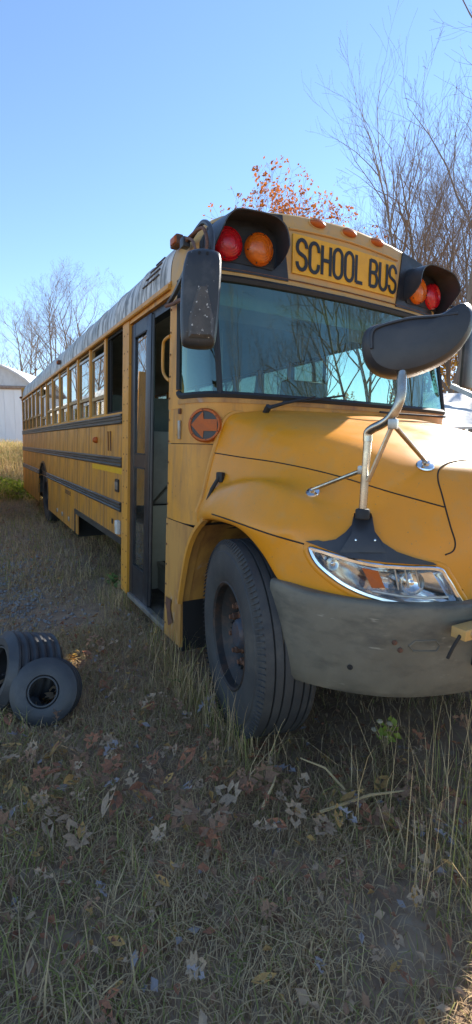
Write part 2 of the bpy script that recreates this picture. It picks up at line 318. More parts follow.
# ------------------------------------------------------------------ the school bus
BUS = root('school_bus', (-3.2, 1.2, 0), 'weathered yellow school bus with open front door and raised hood mirror', 'bus')
def P_(name, g, m, par=None, both=False, **k):
    o = build(name, g, m, par or BUS, **k)
    if both: build(name, g.mirror(), m, par or BUS, **k)
    return o
XR = -9.15                                       # rear end
POST = [-0.756 - 0.692 * k for k in range(12)]   # window posts
EDGE = [-0.10] + POST + [XR + 0.05]
def sbox(g, x0, x1, z0, z1, t0, t1, mi=0):
    """box that follows the leaning side; t0..t1 depth inward from the skin (negative = proud)"""
    v = [(x, ys(z) + t, z) for x in (x0, x1) for z in (z0, z1) for t in (t0, t1)]
    return g.add(v, [(0, 1, 3, 2), (4, 6, 7, 5), (0, 4, 5, 1), (2, 3, 7, 6), (0, 2, 6, 4), (1, 5, 7, 3)], mi)
WX, WR = -5.40, 0.62                             # rear wheel opening
FX, FZ, FR = 2.06, 0.485, 0.51                  # front wheel
def skirt_poly(x0, x1, z0, z1):
    """skirt panel outline with the rear wheel opening cut out"""
    top = [(x0, z1), (x1, z1)]; n = 14; low = []
    for i in range(n + 1):
        x = x1 + (x0 - x1) * i / n; d = WR * WR - (x - WX) ** 2
        z = max(z0, 0.5 + math.sqrt(d)) if d > 0 else z0
        low.append((x, min(z, z1 - 0.004)))
    return top + low
def side_skirt(x0, x1, z0, z1):
    g = G(); o = skirt_poly(x0, x1, z0, z1)
    a = [(x, ys(z), z) for x, z in o]; b = [(x, ys(z) + 0.012, z) for x, z in o]; n = len(o)
    # strips: top edge to low edge
    m = n - 2; vs = []; fs = []
    for t in (0.0, 0.012):
        for i in range(m):
            x, z = o[2 + i]; vs += [(x, ys(z1) + t, z1), (x, ys(z) + t, z)]
    for t in (0, 2 * m):
        for i in range(m - 1): fs.append((t + 2 * i, t + 2 * i + 1, t + 2 * i + 3, t + 2 * i + 2))
    for i in range(m - 1): fs.append((2 * i + 1, 2 * i + 3, 2 * m + 2 * i + 3, 2 * m + 2 * i + 1))
    return g.add(vs, fs)
for k in range(len(EDGE) - 1):
    x0, x1 = EDGE[k + 1] + 0.006, EDGE[k] - 0.006
    P_('side_panel', sbox(G(), x0, x1, 1.372, 1.69, 0, 0.012), 'sidepaint', both=True)
    near = (x0 - WR < WX < x1 + WR)
    P_('side_panel', side_skirt(x0, x1, 0.955, 1.292) if near else sbox(G(), x0, x1, 0.955, 1.292, 0, 0.012), 'sidepaint', both=True)
    zb = 0.31
    if -2.3 < x0 - 0.1 and x1 < 0: zb = 0.62
    P_('skirt_panel', side_skirt(x0, x1, zb, 0.88) if near else sbox(G(), x0, x1, zb, 0.88, 0, 0.012), 'sidepaint', both=True)
# black trim round the open underside bay, and the dark bay behind it
g = G(); sbox(g, -2.29, -0.10, 0.575, 0.632, -0.014, 0.02); sbox(g, -2.32, -2.29, 0.31, 0.632, -0.014, 0.02); P_('skirt_trim', g, 'rail')
g = G(); g.b2((-2.3, 0.62, 0.20), (-0.1, 0.66, 0.66)); g.b2((-2.33, 0.03, 0.25), (-2.3, 0.62, 0.66)); g.b2((-2.3, 0.03, 0.655), (-0.1, 0.64, 0.68)); P_('storage_bay', g, 'darkmetal')
P_('panel_backing', sbox(G(), XR + 0.06, -0.10, 0.96, 1.76, 0.014, 0.020), 'darkmetal', both=True)
# rub rails: ridged section, the lowest one broken by the wheel arch
def rail(x0, x1, z0, z1):
    h = z1 - z0
    pr = [(0.0, 0.004), (0.0, -0.012), (0.10, -0.020), (0.22, -0.020), (0.30, -0.010), (0.40, -0.010), (0.47, -0.018), (0.55, -0.018), (0.62, -0.010), (0.72, -0.010), (0.80, -0.022), (0.94, -0.020), (1.0, -0.010), (1.0, 0.004)]
    return G().loft([[(x, ys(z0 + a * h) + t, z0 + a * h) for a, t in pr] for x in (x0, x1)], closed=True, cap=True)
for z0, z1 in ((1.68, 1.77), (1.285, 1.378)): P_('rub_rail', rail(XR + 0.05, -0.10, z0, z1), 'rail', both=True, smooth=20)
P_('rub_rail', rail(WX + 0.50, -0.125, 0.872, 0.962), 'rail', both=True, smooth=20); P_('rub_rail', rail(XR + 0.05, WX - 0.50, 0.872, 0.962), 'rail', both=True, smooth=20)
# wheel arch lip at the rear
g = G(); g.loft([[(WX + (WR + q) * math.cos(a), ys(0.5 + WR * math.sin(a)) + t, 0.5 + (WR + q) * math.sin(a)) for q, t in ((0.0, -0.012), (0.035, -0.008), (0.035, 0.0), (0.0, 0.15))] for a in [math.pi * i / 20 for i in range(21)]], closed=True)
P_('wheel_arch', g, 'rail', both=True)
g = G(); g.loft([[(WX + 0.64 * math.cos(a), y, 0.5 + 0.64 * math.sin(a)) for y in (0.02, 0.75)] for a in [math.pi * i / 16 for i in range(17)]]); g.b2((WX - 0.66, 0.75, 0.3), (WX + 0.66, 0.77, 1.15)); P_('wheel_housing', g, 'darkmetal', both=True)
# posts, sashes and panes of the passenger windows
def window(bay, far):
    x0, x1 = EDGE[bay + 1] + 0.034, EDGE[bay] - (0.034 if bay else 0.0)
    fl = (lambda q: q.mirror()) if far else (lambda q: q)
    g = G(); zb, zt, zm = 1.785, 2.525, 2.02; w_ = 0.022
    drop = 0.0 if far else {1: 0.085, 2: 0.03, 4: 0.02, 7: 0.16}.get(bay, 0.0)
    sbox(g, x0, x0 + w_, zb, zt, 0.018, 0.05); sbox(g, x1 - w_, x1, zb, zt, 0.018, 0.05)
    sbox(g, x0 + w_, x1 - w_, zb, zb + 0.022, 0.016, 0.05); sbox(g, x0 + w_, x1 - w_, zt - 0.018, zt, 0.018, 0.05)
    wn = build('window', fl(g), 'sash' if bay else 'darkmetal', BUS)
    if bay == 0 and not far:
        build('divider', sbox(G(), -0.66, -0.645, zb + 0.02, zt - 0.02, 0.03, 0.05), 'darkmetal', wn); return
    build('sash_rail', fl(sbox(G(), x0 + w_, x1 - w_, zm - 0.016 - drop * 0.5, zm + 0.022 - drop * 0.5, 0.012, 0.045)), 'sash', wn)
    build('sash_rail', fl(sbox(G(), x0 + w_, x1 - w_, zt - 0.045 - drop, zt - 0.02 - drop, 0.014, 0.04)), 'alu', wn)
    build('pane', fl(sbox(G(), x0 + w_, x1 - w_, zb + 0.022, zm - 0.016 - drop * 0.5, 0.034, 0.038)), 'winglass', wn, smooth=0)
    build('pane', fl(sbox(G(), x0 + w_, x1 - w_, zm + 0.022 - drop * 0.5, zt - 0.045 - drop, 0.026, 0.030)), 'winglass', wn, smooth=0)
for bay in range(len(EDGE) - 1):
    window(bay, False); window(bay, True)
for x in POST: P_('window_post', sbox(G(), x - 0.034, x + 0.034, 1.765, 2.535, 0.0, 0.055), 'paint', both=True)
P_('window_post', sbox(G(), XR + 0.0, XR + 0.08, 0.5, 2.535, 0.0, 0.055), 'paint', both=True)
P_('window_sill', sbox(G(), XR + 0.05, -0.10, 1.762, 1.788, -0.002, 0.06), 'paint', both=True)
# inner lining of the side walls, floor, roof
P_('wall_lining', sbox(G(), XR + 0.1, -0.10, 0.955, 1.765, 0.022, 0.05), 'interior')
P_('wall_lining', sbox(G(), XR + 0.1, 1.0, 0.955, 1.765, 0.022, 0.05).mirror(), 'interior')
g = G(); g.b2((XR + 0.05, 0.05, 0.88), (-0.02, 2.35, 0.95)); g.b2((-0.02, 0.90, 0.88), (1.5, 2.35, 0.95)); P_('cabin_floor', g, 'floor')
SECT = [(0.047, 2.55), (0.05, 2.66), (0.068, 2.75), (0.12, 2.845), (0.25, 2.94), (0.45, 3.0), (0.75, 3.045), (1.2, 3.07)]
HALF = [tuple(p) for p in catmull(SECT, 3)]
ARC = HALF + [(2.4 - y, z) for y, z in reversed(HALF[:-1])]
def shrink(s, drop): return [(1.2 + (y - 1.2) * (1 - s), 2.55 + (z - 2.55) * (1 - drop)) for y, z in ARC]
g = G(); secs = []
for x, s, dr in ((XR - 0.02, 0.06, 0.22), (XR + 0.03, 0.025, 0.08), (XR + 0.12, 0.005, 0.02), (XR + 0.25, 0, 0)): secs.append([(x, y, z) for y, z in shrink(s, dr)])
nrib = 14
for i in range(nrib + 1):
    x = XR + 0.35 + (1.02 - XR - 0.35) * i / nrib
    secs.append([(x - 0.012, y, z) for y, z in ARC])
    if i < nrib: secs.append([(x, 1.2 + (y - 1.2) * 1.003, z + 0.006) for y, z in ARC]); secs.append([(x + 0.03, 1.2 + (y - 1.2) * 1.003, z + 0.006) for y, z in ARC]); secs.append([(x + 0.042, y, z) for y, z in ARC])
g.loft(secs)
P_('roof', g, 'roof', smooth=30)
g = G(); g.loft([[(x, 1.2 + (y - 1.2) * 0.965, 2.53 + (z - 2.55) * 0.95 - 0.02) for y, z in ARC] for x in (XR + 0.1, -6, -3, 0, 1.2)]); P_('ceiling', g, 'ceiling')
g = G(); g.loft([[(x, y, z) for y, z in ((0.062, 2.535), (0.026, 2.530), (0.018, 2.538), (0.022, 2.562), (0.034, 2.566), (0.04, 2.585), (0.055, 2.59))] for x in (XR, -4, 1.03)], closed=True, cap=True); P_('drip_rail', g, 'paint', both=True)
g = G(); g.b2((XR - 0.02, 0.04, 0.55), (XR + 0.01, 2.36, 2.85)); P_('rear_wall', g, 'paint')
g = G(); g.b2((XR + 0.02, 0.2, 0.28), (-2.4, 0.8, 0.85)); g.b2((XR + 0.02, 1.6, 0.28), (-2.4, 2.2, 0.85)); g.b2((-9, 0.8, 0.5), (2.6, 1.6, 0.8)); g.b2((-2.4, 1.3, 0.3), (1.0, 2.3, 0.85)); P_('chassis_fill', g, 'darkmetal')  # solid boxes fill the underside and block light beneath the floor
# thin raised blue-grey streaks on the front of the roof
for i in range(4):
    g = G(); yv = 0.075 + i * 0.022; P0 = None
    def onroof(x, zz):
        pts = ARC[:len(HALF)]
        for a, b in zip(pts, pts[1:]):
            if a[1] <= zz <= b[1]: t = (zz - a[1]) / (b[1] - a[1]); return (x, a[0] + (b[0] - a[0]) * t - 0.006, zz)
    z0 = 2.70 + 0.045 * i
    g.tube([onroof(x, z0) for x in (0.42 + 0.05 * i, 0.60, 0.78 - 0.01 * i)], 0.0055, 5); P_('roof_streak', g, 'hub')
# marker lamps and roof details
def marker(x, z, y, s=1.0):
    g = G(); g.box((x, y, z), (0.10 * s, 0.045 * s, 0.055 * s), 0, 0, 0.012); o = P_('marker_lamp', g, 'rust')
    build('lens', G().box((x + 0.012 * s, y - 0.024 * s, z - 0.004), (0.07 * s, 0.02, 0.035 * s), 0, 0, 0.006), 'orange', o)
marker(1.12, 2.80, 0.045, 1.15); marker(-3.4, 2.67, 0.03, 1.0); marker(XR + 0.03, 2.60, 0.02, 0.9)
# door post and front pillar
g = G(); sbox(g, -0.10, 0.085, 0.155, 2.545, -0.006, 0.05); P_('door_post', g, 'paint')
g = G()
for z in [0.25 + 0.145 * i for i in range(16)]:
    for x in (-0.045, 0.055): g.lathe([(0.0, -0.010), (0.006, -0.009), (0.008, -0.005)], (x, ys(z), z), (0, 1, 0), 8)
for z in [0.22 + 0.145 * i for i in range(16)]: g.lathe([(0.0, -0.010), (0.006, -0.009), (0.008, -0.005)], (1.05, ys(z), z), (0, 1, 0), 8)
P_('rivets', g, 'rust', kind='stuff')
g = G(); sbox(g, 0.085, 1.03, 2.50, 2.545, 0.0, 0.06); P_('door_header', g, 'paint')
g = G(); sbox(g, 0.085, 1.03, 2.44, 2.50, 0.03, 0.10); P_('door_track', g, 'blackpanel')
# outer plan of the cowl / windshield: near side to centre
PLAN = [(1.20, 0.0), (1.30, 0.006), (1.38, 0.024), (1.45, 0.055), (1.51, 0.10), (1.56, 0.19), (1.60, 0.42), (1.63, 0.8), (1.64, 1.2)]
PL = [tuple(p) for p in catmull(PLAN, 4)]
PLF = PL + [(x, 2.4 - y) for x, y in reversed(PL[:-1])]
def plan_at(z, pl, lean0=1.80):
    k = max(0.0, z - lean0) / 0.74; o = ys(z)
    return [(x - 0.16 * k * (0.15 + 0.85 * min(1, max(0, (x - 1.2) / 0.35))), y + o if y < 1.2 else y - o, z) for x, y in pl]
g = G(); g.loft([[(1.03, ys(z) + t, z) for t in (0.05, -0.004)] + [(1.19, ys(z) - 0.003, z), (1.205, ys(z), z), (1.205, ys(z) + 0.05, z)] for z in (1.74, 2.0, 2.3, 2.545)], closed=True, cap=True)
P_('door_pillar', g, 'paint'); build('door_pillar', g.mirror(), 'paint', BUS)
# upper cowl with its seams, lower cowl side running down to the step
def cowl(z0, z1, n, inset=0.0):
    return G().loft([plan_at(z0 + (z1 - z0) * i / n, [(1.03 - 0.0, 0.0), (1.10, 0.0)] + PLF + [(1.10, 2.4), (1.03, 2.4)]) for i in range(n + 1)])
g = cowl(1.512, 1.80, 3); P_('upper_cowl', g, 'paint')
g = G(); zs = [0.99, 1.1, 1.25, 1.4, 1.507]; g.loft([plan_at(z, [(1.03, 0.0), (1.10, 0.0)] + PLF + [(1.10, 2.4), (1.03, 2.4)]) for z in zs]); P_('cowl_panel', g, 'paint')
g = G(); g.loft([plan_at(z, [(1.03, 0.012), (1.10, 0.012)] + [(x - 0.006, y + 0.004 if y < 1.2 else y - 0.004) for x, y in PLF] + [(1.10, 2.388), (1.03, 2.388)]) for z in (0.98, 1.52)]); P_('seam_backing', g, 'darkmetal')
g = G(); g.loft([[(x, y + (-0.007 if y < 1.2 else 0.007), z) if x < 1.5 else (x + 0.006, y, z) for x, y, z in plan_at(zz, PLF)] for zz in (1.765, 1.772, 1.79, 1.797)]); P_('drip_flange', g, 'rustpaint')
def archx(z):
    pts = [(0.13, 1.315), (0.45, 1.315), (0.72, 1.40), (0.875, 1.473), (0.985, 1.555)]
    for (a, xa), (b, xb) in zip(pts, pts[1:]):
        if a <= z <= b: return xa + (xb - xa) * (z - a) / (b - a)
    return pts[-1][1]
zs = [0.13, 0.2, 0.3, 0.45, 0.58, 0.72, 0.8, 0.875, 0.93, 0.985]
g = G(); g.loft([[(1.03, ys(z) + 0.05, z), (1.03, ys(z) - 0.004, z), (1.10, ys(z) - 0.003, z), ((1.1 + archx(z)) / 2, ys(z), z), (archx(z), ys(z) + (0.01 if z > 0.8 else 0), z), (archx(z), ys(z) + 0.06, z)] for z in zs]); P_('step_side_panel', g, 'rustpaint'); build('step_side_panel', g.mirror(), 'rustpaint', BUS)
ARCH = [(1.312, 0.45), (1.40, 0.72), (1.473, 0.875), (1.57, 0.99), (1.69, 1.075)]
g = G(); g.loft([[(x + q * 0.7, y, z - q * 0.7) for q, y in ((-0.02, 0.01), (-0.012, -0.018), (0.012, -0.018), (0.02, 0.01))] for x, z in [tuple(p) for p in catmull(ARCH, 4)]], closed=True, cap=True); P_('arch_lip', g, 'paint', both=True)
WELL = [(1.312, 0.45), (1.395, 0.72), (1.468, 0.875), (1.58, 1.0), (1.75, 1.06), (2.05, 1.07), (2.25, 1.03), (2.38, 0.93), (2.44, 0.80), (2.46, 0.6)]
WC = [tuple(p) for p in catmull(WELL, 4)]
g = G(); g.loft([[(x, y, z) for y in (0.02, 0.2, 0.46)] for x, z in WC[:14]]); P_('wheel_well', g, 'rustpaint', both=True)
g = G(); g.loft([[(x, y, z) for y in (0.03, 0.2, 0.46)] for x, z in WC[13:]]); g.b2((1.3, 0.46, 0.3), (2.6, 0.48, 1.1)); P_('wheel_well_liner', g, 'darkmetal', both=True)
g = G(); g.b2((1.30, 0.02, 0.10), (1.318, 0.46, 0.452)); P_('mud_flap', g, 'rubber', both=True)
# hinge and side hardware on the cowl
g = G(); g.box((1.235, ys(1.60) - 0.006, 1.60), (0.03, 0.014, 0.12), 0, 0, 0.003); P_('hinge', g, 'alu')
g = G(); g.box((1.235, ys(1.715) - 0.006, 1.72), (0.028, 0.016, 0.035), 0, 0, 0.004); P_('latch_bracket', g, 'rust')
g = G(); g.add([(1.06, ys(.5) - 0.012, 0.42), (1.17, ys(.5) - 0.014, 0.425), (1.15, ys(.5) - 0.012, 0.36), (1.20, ys(.3) - 0.012, 0.27), (1.12, ys(.3) - 0.012, 0.22), (1.09, ys(.3) - 0.012, 0.33), (1.06, ys(.4) - 0.012, 0.36), (1.1, ys(.3) + 0.0, 0.3)], [(0, 1, 2), (0, 2, 5, 6), (2, 3, 4, 5)]); P_('rust_patch', g, 'rust')
# front turn signal with arrow
an = Vector((0.80, -0.60, 0.02)).normalized(); ac = hit(204.5, 425, 0, 1.515)
g = G(); g.lathe([(0.105, -0.09), (0.105, -0.012), (0.098, -0.004), (0.0, -0.004)], ac, an, 32); ts = P_('turn_signal', g, 'orange')
au = Vector((0, 0, 1)); al = an.cross(au).normalized()     # al points to image left
def disc_pt(a, b, h): return ac + al * a + au * b + an * h
if (ray(190, 425).normalized() - ray(204, 425).normalized()).dot(al) < 0: al = -al
cx_ = [(0.085, 0.0), (0.01, 0.082), (0.005, 0.036), (-0.08, 0.036), (-0.08, -0.036), (0.005, -0.036), (0.01, -0.082)]
g = G(); g.disc(ac + an * -0.001, an, 0.086, 32); build('lens_mask', g, 'blackpanel', ts)  # black field of the lens around the arrow
g = G(); g.prism([disc_pt(a * 0.98, b * 0.98, 0.001) for a, b in cx_], an * 0.006); build('arrow', g, 'orange', ts)
g = G(); g.lathe([(0.084, 0.0), (0.086, 0.01), (0.096, 0.01), (0.1, -0.005), (0.1, -0.02)], ac, an, 32); build('rim', g, 'orange', ts)
g = G(); 
for k in range(6):
    a = k * math.pi / 3 + 0.4; g.lathe([(0, 0.0135), (0.004, 0.013), (0.005, 0.01)], disc_pt(0.091 * math.cos(a), 0.091 * math.sin(a), 0), an, 6)
build('screw', g, 'rust', ts)

# ---- windshield: gasket, quarter panes, main pane
def glass_band(i0, i1, z0, z1, off=0.0, n=6):
    return G().loft([plan_at(z0 + (z1 - z0) * i / n, [(x - off, y) for x, y in PLF[i0:i1 + 1]]) for i in range(n + 1)])
nf = len(PLF); iq = min(range(nf // 2), key=lambda i: abs(PLF[i][1] - 0.125))
ws = build('windshield', glass_band(iq, nf - 1 - iq, 1.815, 2.53), 'windshield', BUS)
for far in (0, 1):
    q = glass_band(1, iq, 1.82, 2.53); q = q.mirror() if far else q; qp = build('quarter_pane', q, 'windshield', BUS)
def strip(pts, w_, t=0.012):
    """flat black gasket following points on the glass"""
    g = G(); g.tube(pts, w_, 6); return g
for far in (0, 1):
    gl = lambda q: q.mirror() if far else q
    bot = plan_at(1.812, PLF[:nf // 2 + 1]); top = plan_at(2.535, PLF[:nf // 2 + 1])
    lft = [plan_at(z, PLF)[0] for z in (1.86, 2.0, 2.2, 2.4, 2.535)]
    bl = [plan_at(1.84, PLF)[0], plan_at(1.822, PLF)[1]] + bot[3:]
    build('gasket', gl(strip(lft, 0.020)), 'rubber', BUS)
    if not far:
        hb = [Vector(p) for p in bl]; build('gasket', strip(hb + [Vector((p.x, 2.4 - p.y, p.z)) for p in reversed(hb[:-1])], 0.022), 'rubber', BUS); build('gasket', strip(plan_at(2.535, PLF), 0.024), 'rubber', BUS)
    build('mullion', gl(strip([plan_at(z, PLF)[iq] for z in (1.81, 2.0, 2.2, 2.4, 2.53)], 0.020)), 'rubber', BUS)
# ---- front cap with lamps and sign
def capx(y):
    yy_ = min(y, 2.4 - y); pts = [(0.0, -0.30), (0.047, -0.20), (0.10, -0.13), (0.19, -0.08), (0.42, -0.04), (0.8, -0.01), (1.2, 0.0)]
    for (a, xa), (b, xb) in zip(pts, pts[1:]):
        if a <= yy_ <= b: return xa + (xb - xa) * (yy_ - a) / (b - a)
    return -0.3
g = G(); secs = []
for x, s, dr, use in ((1.02, 0, 0.0, 0), (1.12, 0.0, 0.0, 0), (1.26, 0.002, 0.01, .4), (1.38, 0.008, 0.03, .9), (1.435, 0.016, 0.06, 1), (1.452, 0.03, 0.10, 1)):
    secs.append([(x + capx(y) * use, y, z) for y, z in shrink(s, dr)])
last = shrink(0.03, 0.10)
for k in range(1, 6):
    t = k / 5; secs.append([(1.452 + 0.012 * t + capx(y) , y, z + (2.545 - z) * t) for y, z in last])
g.loft(secs); cap = P_('front_cap', g, 'cappaint', smooth=40)
def fx(y, z, o=0.0): return 1.455 + 0.012 * (3.0 - z) / 0.45 + capx(y) + o
def facepatch(outline, o0, o1, n=4):
    """solid patch on the front cap face; outline in (y, z), fan-free grid by subdividing the polygon edges"""
    a = [Vector((fx(y, z, o1), y, z)) for y, z in outline]; b = [Vector((fx(y, z, o0), y, z)) for y, z in outline]; k = len(a)
    c1 = sum(a, Vector()) / k; yv, zv = c1.y, c1.z; c1.x = fx(yv, zv, o1)
    return G().add(a + b + [c1], [(i, (i + 1) % k, 2 * k) for i in range(k)] + [(i, k + i, k + (i + 1) % k, (i + 1) % k) for i in range(k)])
def dense(poly, n=5): return [tuple(p) for i in range(len(poly)) for p in [np.array(poly[i]) + (np.array(poly[(i + 1) % len(poly)]) - np.array(poly[i])) * k / n for k in range(n)]]
lamp_out = dense([(0.105, 2.585), (0.70, 2.585), (0.645, 2.985), (0.42, 2.955), (0.26, 2.905), (0.15, 2.83), (0.11, 2.74)])
for far in (0, 1):
    gl = lambda q: q.mirror() if far else q
    lp = build('lamp_panel', gl(facepatch(lamp_out, -0.03, 0.006)), 'blackpanel', BUS)
    g = G(); inn = [(0.145, 2.64), (0.575, 2.63), (0.59, 2.68), (0.575, 2.80), (0.53, 2.85), (0.2, 2.84), (0.15, 2.76)]
    build('lamp_recess', gl(facepatch(dense(inn, 3), 0.0, 0.012)), 'rubber', lp)
    # visor: hooded sheet standing out over both lamps
    vp = [(0.118, 2.63), (0.122, 2.72), (0.142, 2.80), (0.20, 2.868), (0.27, 2.892), (0.42, 2.905), (0.52, 2.90), (0.585, 2.862), (0.612, 2.79), (0.615, 2.70), (0.605, 2.66)]
    vp = [tuple(p) for p in catmull(vp, 3)]; k = len(vp)
    g = G(); rows = []
    for j, (ox, sh) in enumerate(((0.0, 0.0), (0.07, 0.02), (0.15, 0.05), (0.185, 0.06))):
        row = []
        for i, (y, z) in enumerate(vp):
            t = i / (k - 1); e = min(1.0, math.sin(math.pi * min(max(t, 0.0), 1.0)) * 1.9 + 0.10)
            row.append((fx(0.36, z, 0) + capx(y) * (1 - j / 3) * 0.6 + ox * e, y + (0.36 - y) * sh * 0.6, z - ox * 0.10))
        rows.append(row)
    inner = [[(x - 0.002, y + (0.36 - y) * 0.025, z - 0.006) for x, y, z in row] for row in rows]
    g.loft(rows + list(reversed(inner)), closed=False); build('visor', gl(g), 'plastic', lp)
    for y, m in ((0.26, 'red'), (0.470, 'amber')):
        c = Vector((fx(y, 2.735, 0.02), y, 2.735)); nrm = Vector((1, -0.10 if y < 0.4 else -0.05, 0.0)).normalized()
        g = G(); g.lathe([(0.098, -0.02), (0.098, 0.012), (0.092, 0.022), (0.088, 0.014)], c, nrm, 32); lm = build('warning_lamp', gl(g), m, BUS)
        g = G(); g.lathe([(0.089, 0.010), (0.086, 0.020), (0.074, 0.030), (0.072, 0.026), (0.060, 0.034), (0.058, 0.031), (0.044, 0.038), (0.042, 0.035), (0.024, 0.041), (0.0, 0.042)], c, nrm, 32); build('lens', gl(g), m, lm)
        g = G(); u_ = nrm.orthogonal().normalized(); b_ = nrm.cross(u_)
        for q in range(6):
            a = q * math.pi / 3 + 0.5; g.lathe([(0, 0.026), (0.004, 0.025), (0.005, 0.02)], c + (u_ * math.cos(a) + b_ * math.sin(a)) * 0.093, nrm, 6)
        build('screw', gl(g), 'darkmetal', lm)
for y in (0.925, 1.2, 1.475):
    g = G(); c = Vector((fx(y, 2.995, -0.004), y, 2.992))
    g.add(*[(lambda V, Fc: (V, Fc))([c + Vector((0.030 * math.cos(p), 0.068 * math.cos(a) * math.sin(p) if p else 0, 0.026 * math.sin(a) * math.sin(p))) for p in (0.02, 0.4, 0.8, 1.2, 1.57) for a in [2 * math.pi * i / 20 for i in range(20)]], [(i * 20 + j, i * 20 + (j + 1) % 20, (i + 1) * 20 + (j + 1) % 20, (i + 1) * 20 + j) for i in range(4) for j in range(20)])][0])
    P_('clearance_lamp', g, 'orange')
    g = G(); g.loft([[(c.x + q, c.y + 0.075 * s_ * math.cos(a), c.z + 0.032 * s_ * math.sin(a)) for a in [2 * math.pi * i / 20 for i in range(20)]] for q, s_ in ((-0.01, 1.0), (0.006, 1.0), (0.008, 0.9))], closed=True); P_('lamp_base', g, 'cappaint')
# raised frame line above the sign
g = G(); g.tube([(fx(y, 2.93, 0.004), y, 2.915 + 0.02 * math.sin(math.pi * (y - 0.68) / 1.04)) for y in [0.70 + 0.05 * i for i in range(21)]], 0.008, 6); P_('cap_bead', g, 'cappaint')
g = G(); g.tube([(fx(y, 2.60, 0.003), y, 2.598) for y in [0.12 + 0.06 * i for i in range(37)]], 0.004, 6); P_('cap_seam', g, 'rust')
SY0, SY1, SZ0, SZ1 = 0.725, 1.675, 2.642, 2.888
sg = P_('school_bus_sign', facepatch(dense([(SY0, SZ0), (SY1, SZ0), (SY1, SZ1), (SY0, SZ1)], 8), 0.0, 0.010), 'signpaint')
def ribbon(pts, wd, closed=False):
    P = [np.array(p, float) for p in pts]; n = len(P); L_ = []; R2 = []
    for i in range(n):
        a = P[(i - 1) % n] if (closed or i) else P[i]; b = P[(i + 1) % n] if (closed or i < n - 1) else P[i]
        t = b - a; t = t / (np.linalg.norm(t) + 1e-9); nn = np.array([-t[1], t[0]])
        L_.append(P[i] + nn * wd / 2); R2.append(P[i] - nn * wd / 2)
    return L_, R2
def arcp(cx, cy, rx, ry, a0, a1, n=8): return [(cx + rx * math.cos(R(a0 + (a1 - a0) * i / n)), cy + ry * math.sin(R(a0 + (a1 - a0) * i / n))) for i in range(n + 1)]
rr = 0.19
LET = {  # unit cell: width 0.5, height 1
 'S': [([(0.5 - 0.02, 0.74)] + arcp(0.25, 0.75, 0.23, 0.25, 0, 180, 10) + arcp(0.25, 0.72, 0.23, 0.21, 180, 235, 3) + [(0.25, 0.50)] + arcp(0.25, 0.28, 0.23, 0.21, 55, 0, 3) + arcp(0.25, 0.25, 0.23, 0.25, 0, -180, 10), False)],
 'C': [([(0.48, 0.70)] + arcp(0.25, 0.75, 0.23, 0.25, 0, 180, 10) + arcp(0.25, 0.25, 0.23, 0.25, 180, 360, 10) + [(0.48, 0.30)], False)],
 'H': [([(0.03, 0), (0.03, 1)], False), ([(0.47, 0), (0.47, 1)], False), ([(0.03, 0.5), (0.47, 0.5)], False)],
 'O': [(arcp(0.25, 0.75, 0.23, 0.25, 0, 180, 10) + arcp(0.25, 0.25, 0.23, 0.25, 180, 360, 10), True)],
 'L': [([(0.03, 1), (0.03, 0.0)], False), ([(0.03, 0.03), (0.46, 0.03)], False)],
 'B': [([(0.03, 0), (0.03, 1)], False), ([(0.03, 0.97), (0.26, 0.97)] + arcp(0.27, 0.755, 0.19, 0.215, 90, -90, 8) + [(0.03, 0.54)], False), ([(0.03, 0.54), (0.27, 0.54)] + arcp(0.28, 0.285, 0.20, 0.255, 90, -90, 8) + [(0.03, 0.03)], False)],
 'U': [([(0.02, 1.0)] + arcp(0.25, 0.25, 0.23, 0.25, 180, 360, 10) + [(0.48, 1.0)], False)]}
ych = SY0 + 0.030; Hh = 0.187
for ch in 'SCHOOL BUS':
    if ch == ' ': ych += 0.052; continue
    wc = 0.080 if ch != 'L' else 0.074; g = G()
    for si, (pts, cl) in enumerate(LET[ch]):
        pp = [(ych + wc * x / 0.5, 2.672 + Hh * y) for x, y in pts]
        L_, R2 = ribbon(pp, 0.0235, cl); n = len(L_); o_ = 0.013 + 0.0004 * si
        v = [(fx(p[0], p[1], o_), p[0], p[1]) for p in L_] + [(fx(p[0], p[1], o_), p[0], p[1]) for p in R2] + [(fx(p[0], p[1], 0.0105), p[0], p[1]) for p in L_] + [(fx(p[0], p[1], 0.0105), p[0], p[1]) for p in R2]
        f = []
        for i in range(n if cl else n - 1):
            j = (i + 1) % n; f += [(i, n + i, n + j, j), (i, j, 2 * n + j, 2 * n + i), (n + i, 3 * n + i, 3 * n + j, n + j)]
        g.add(v, f)
    build('letter', g, 'black', sg, smooth=0)
    ych += wc + (0.0215 if ch != 'L' else 0.012)

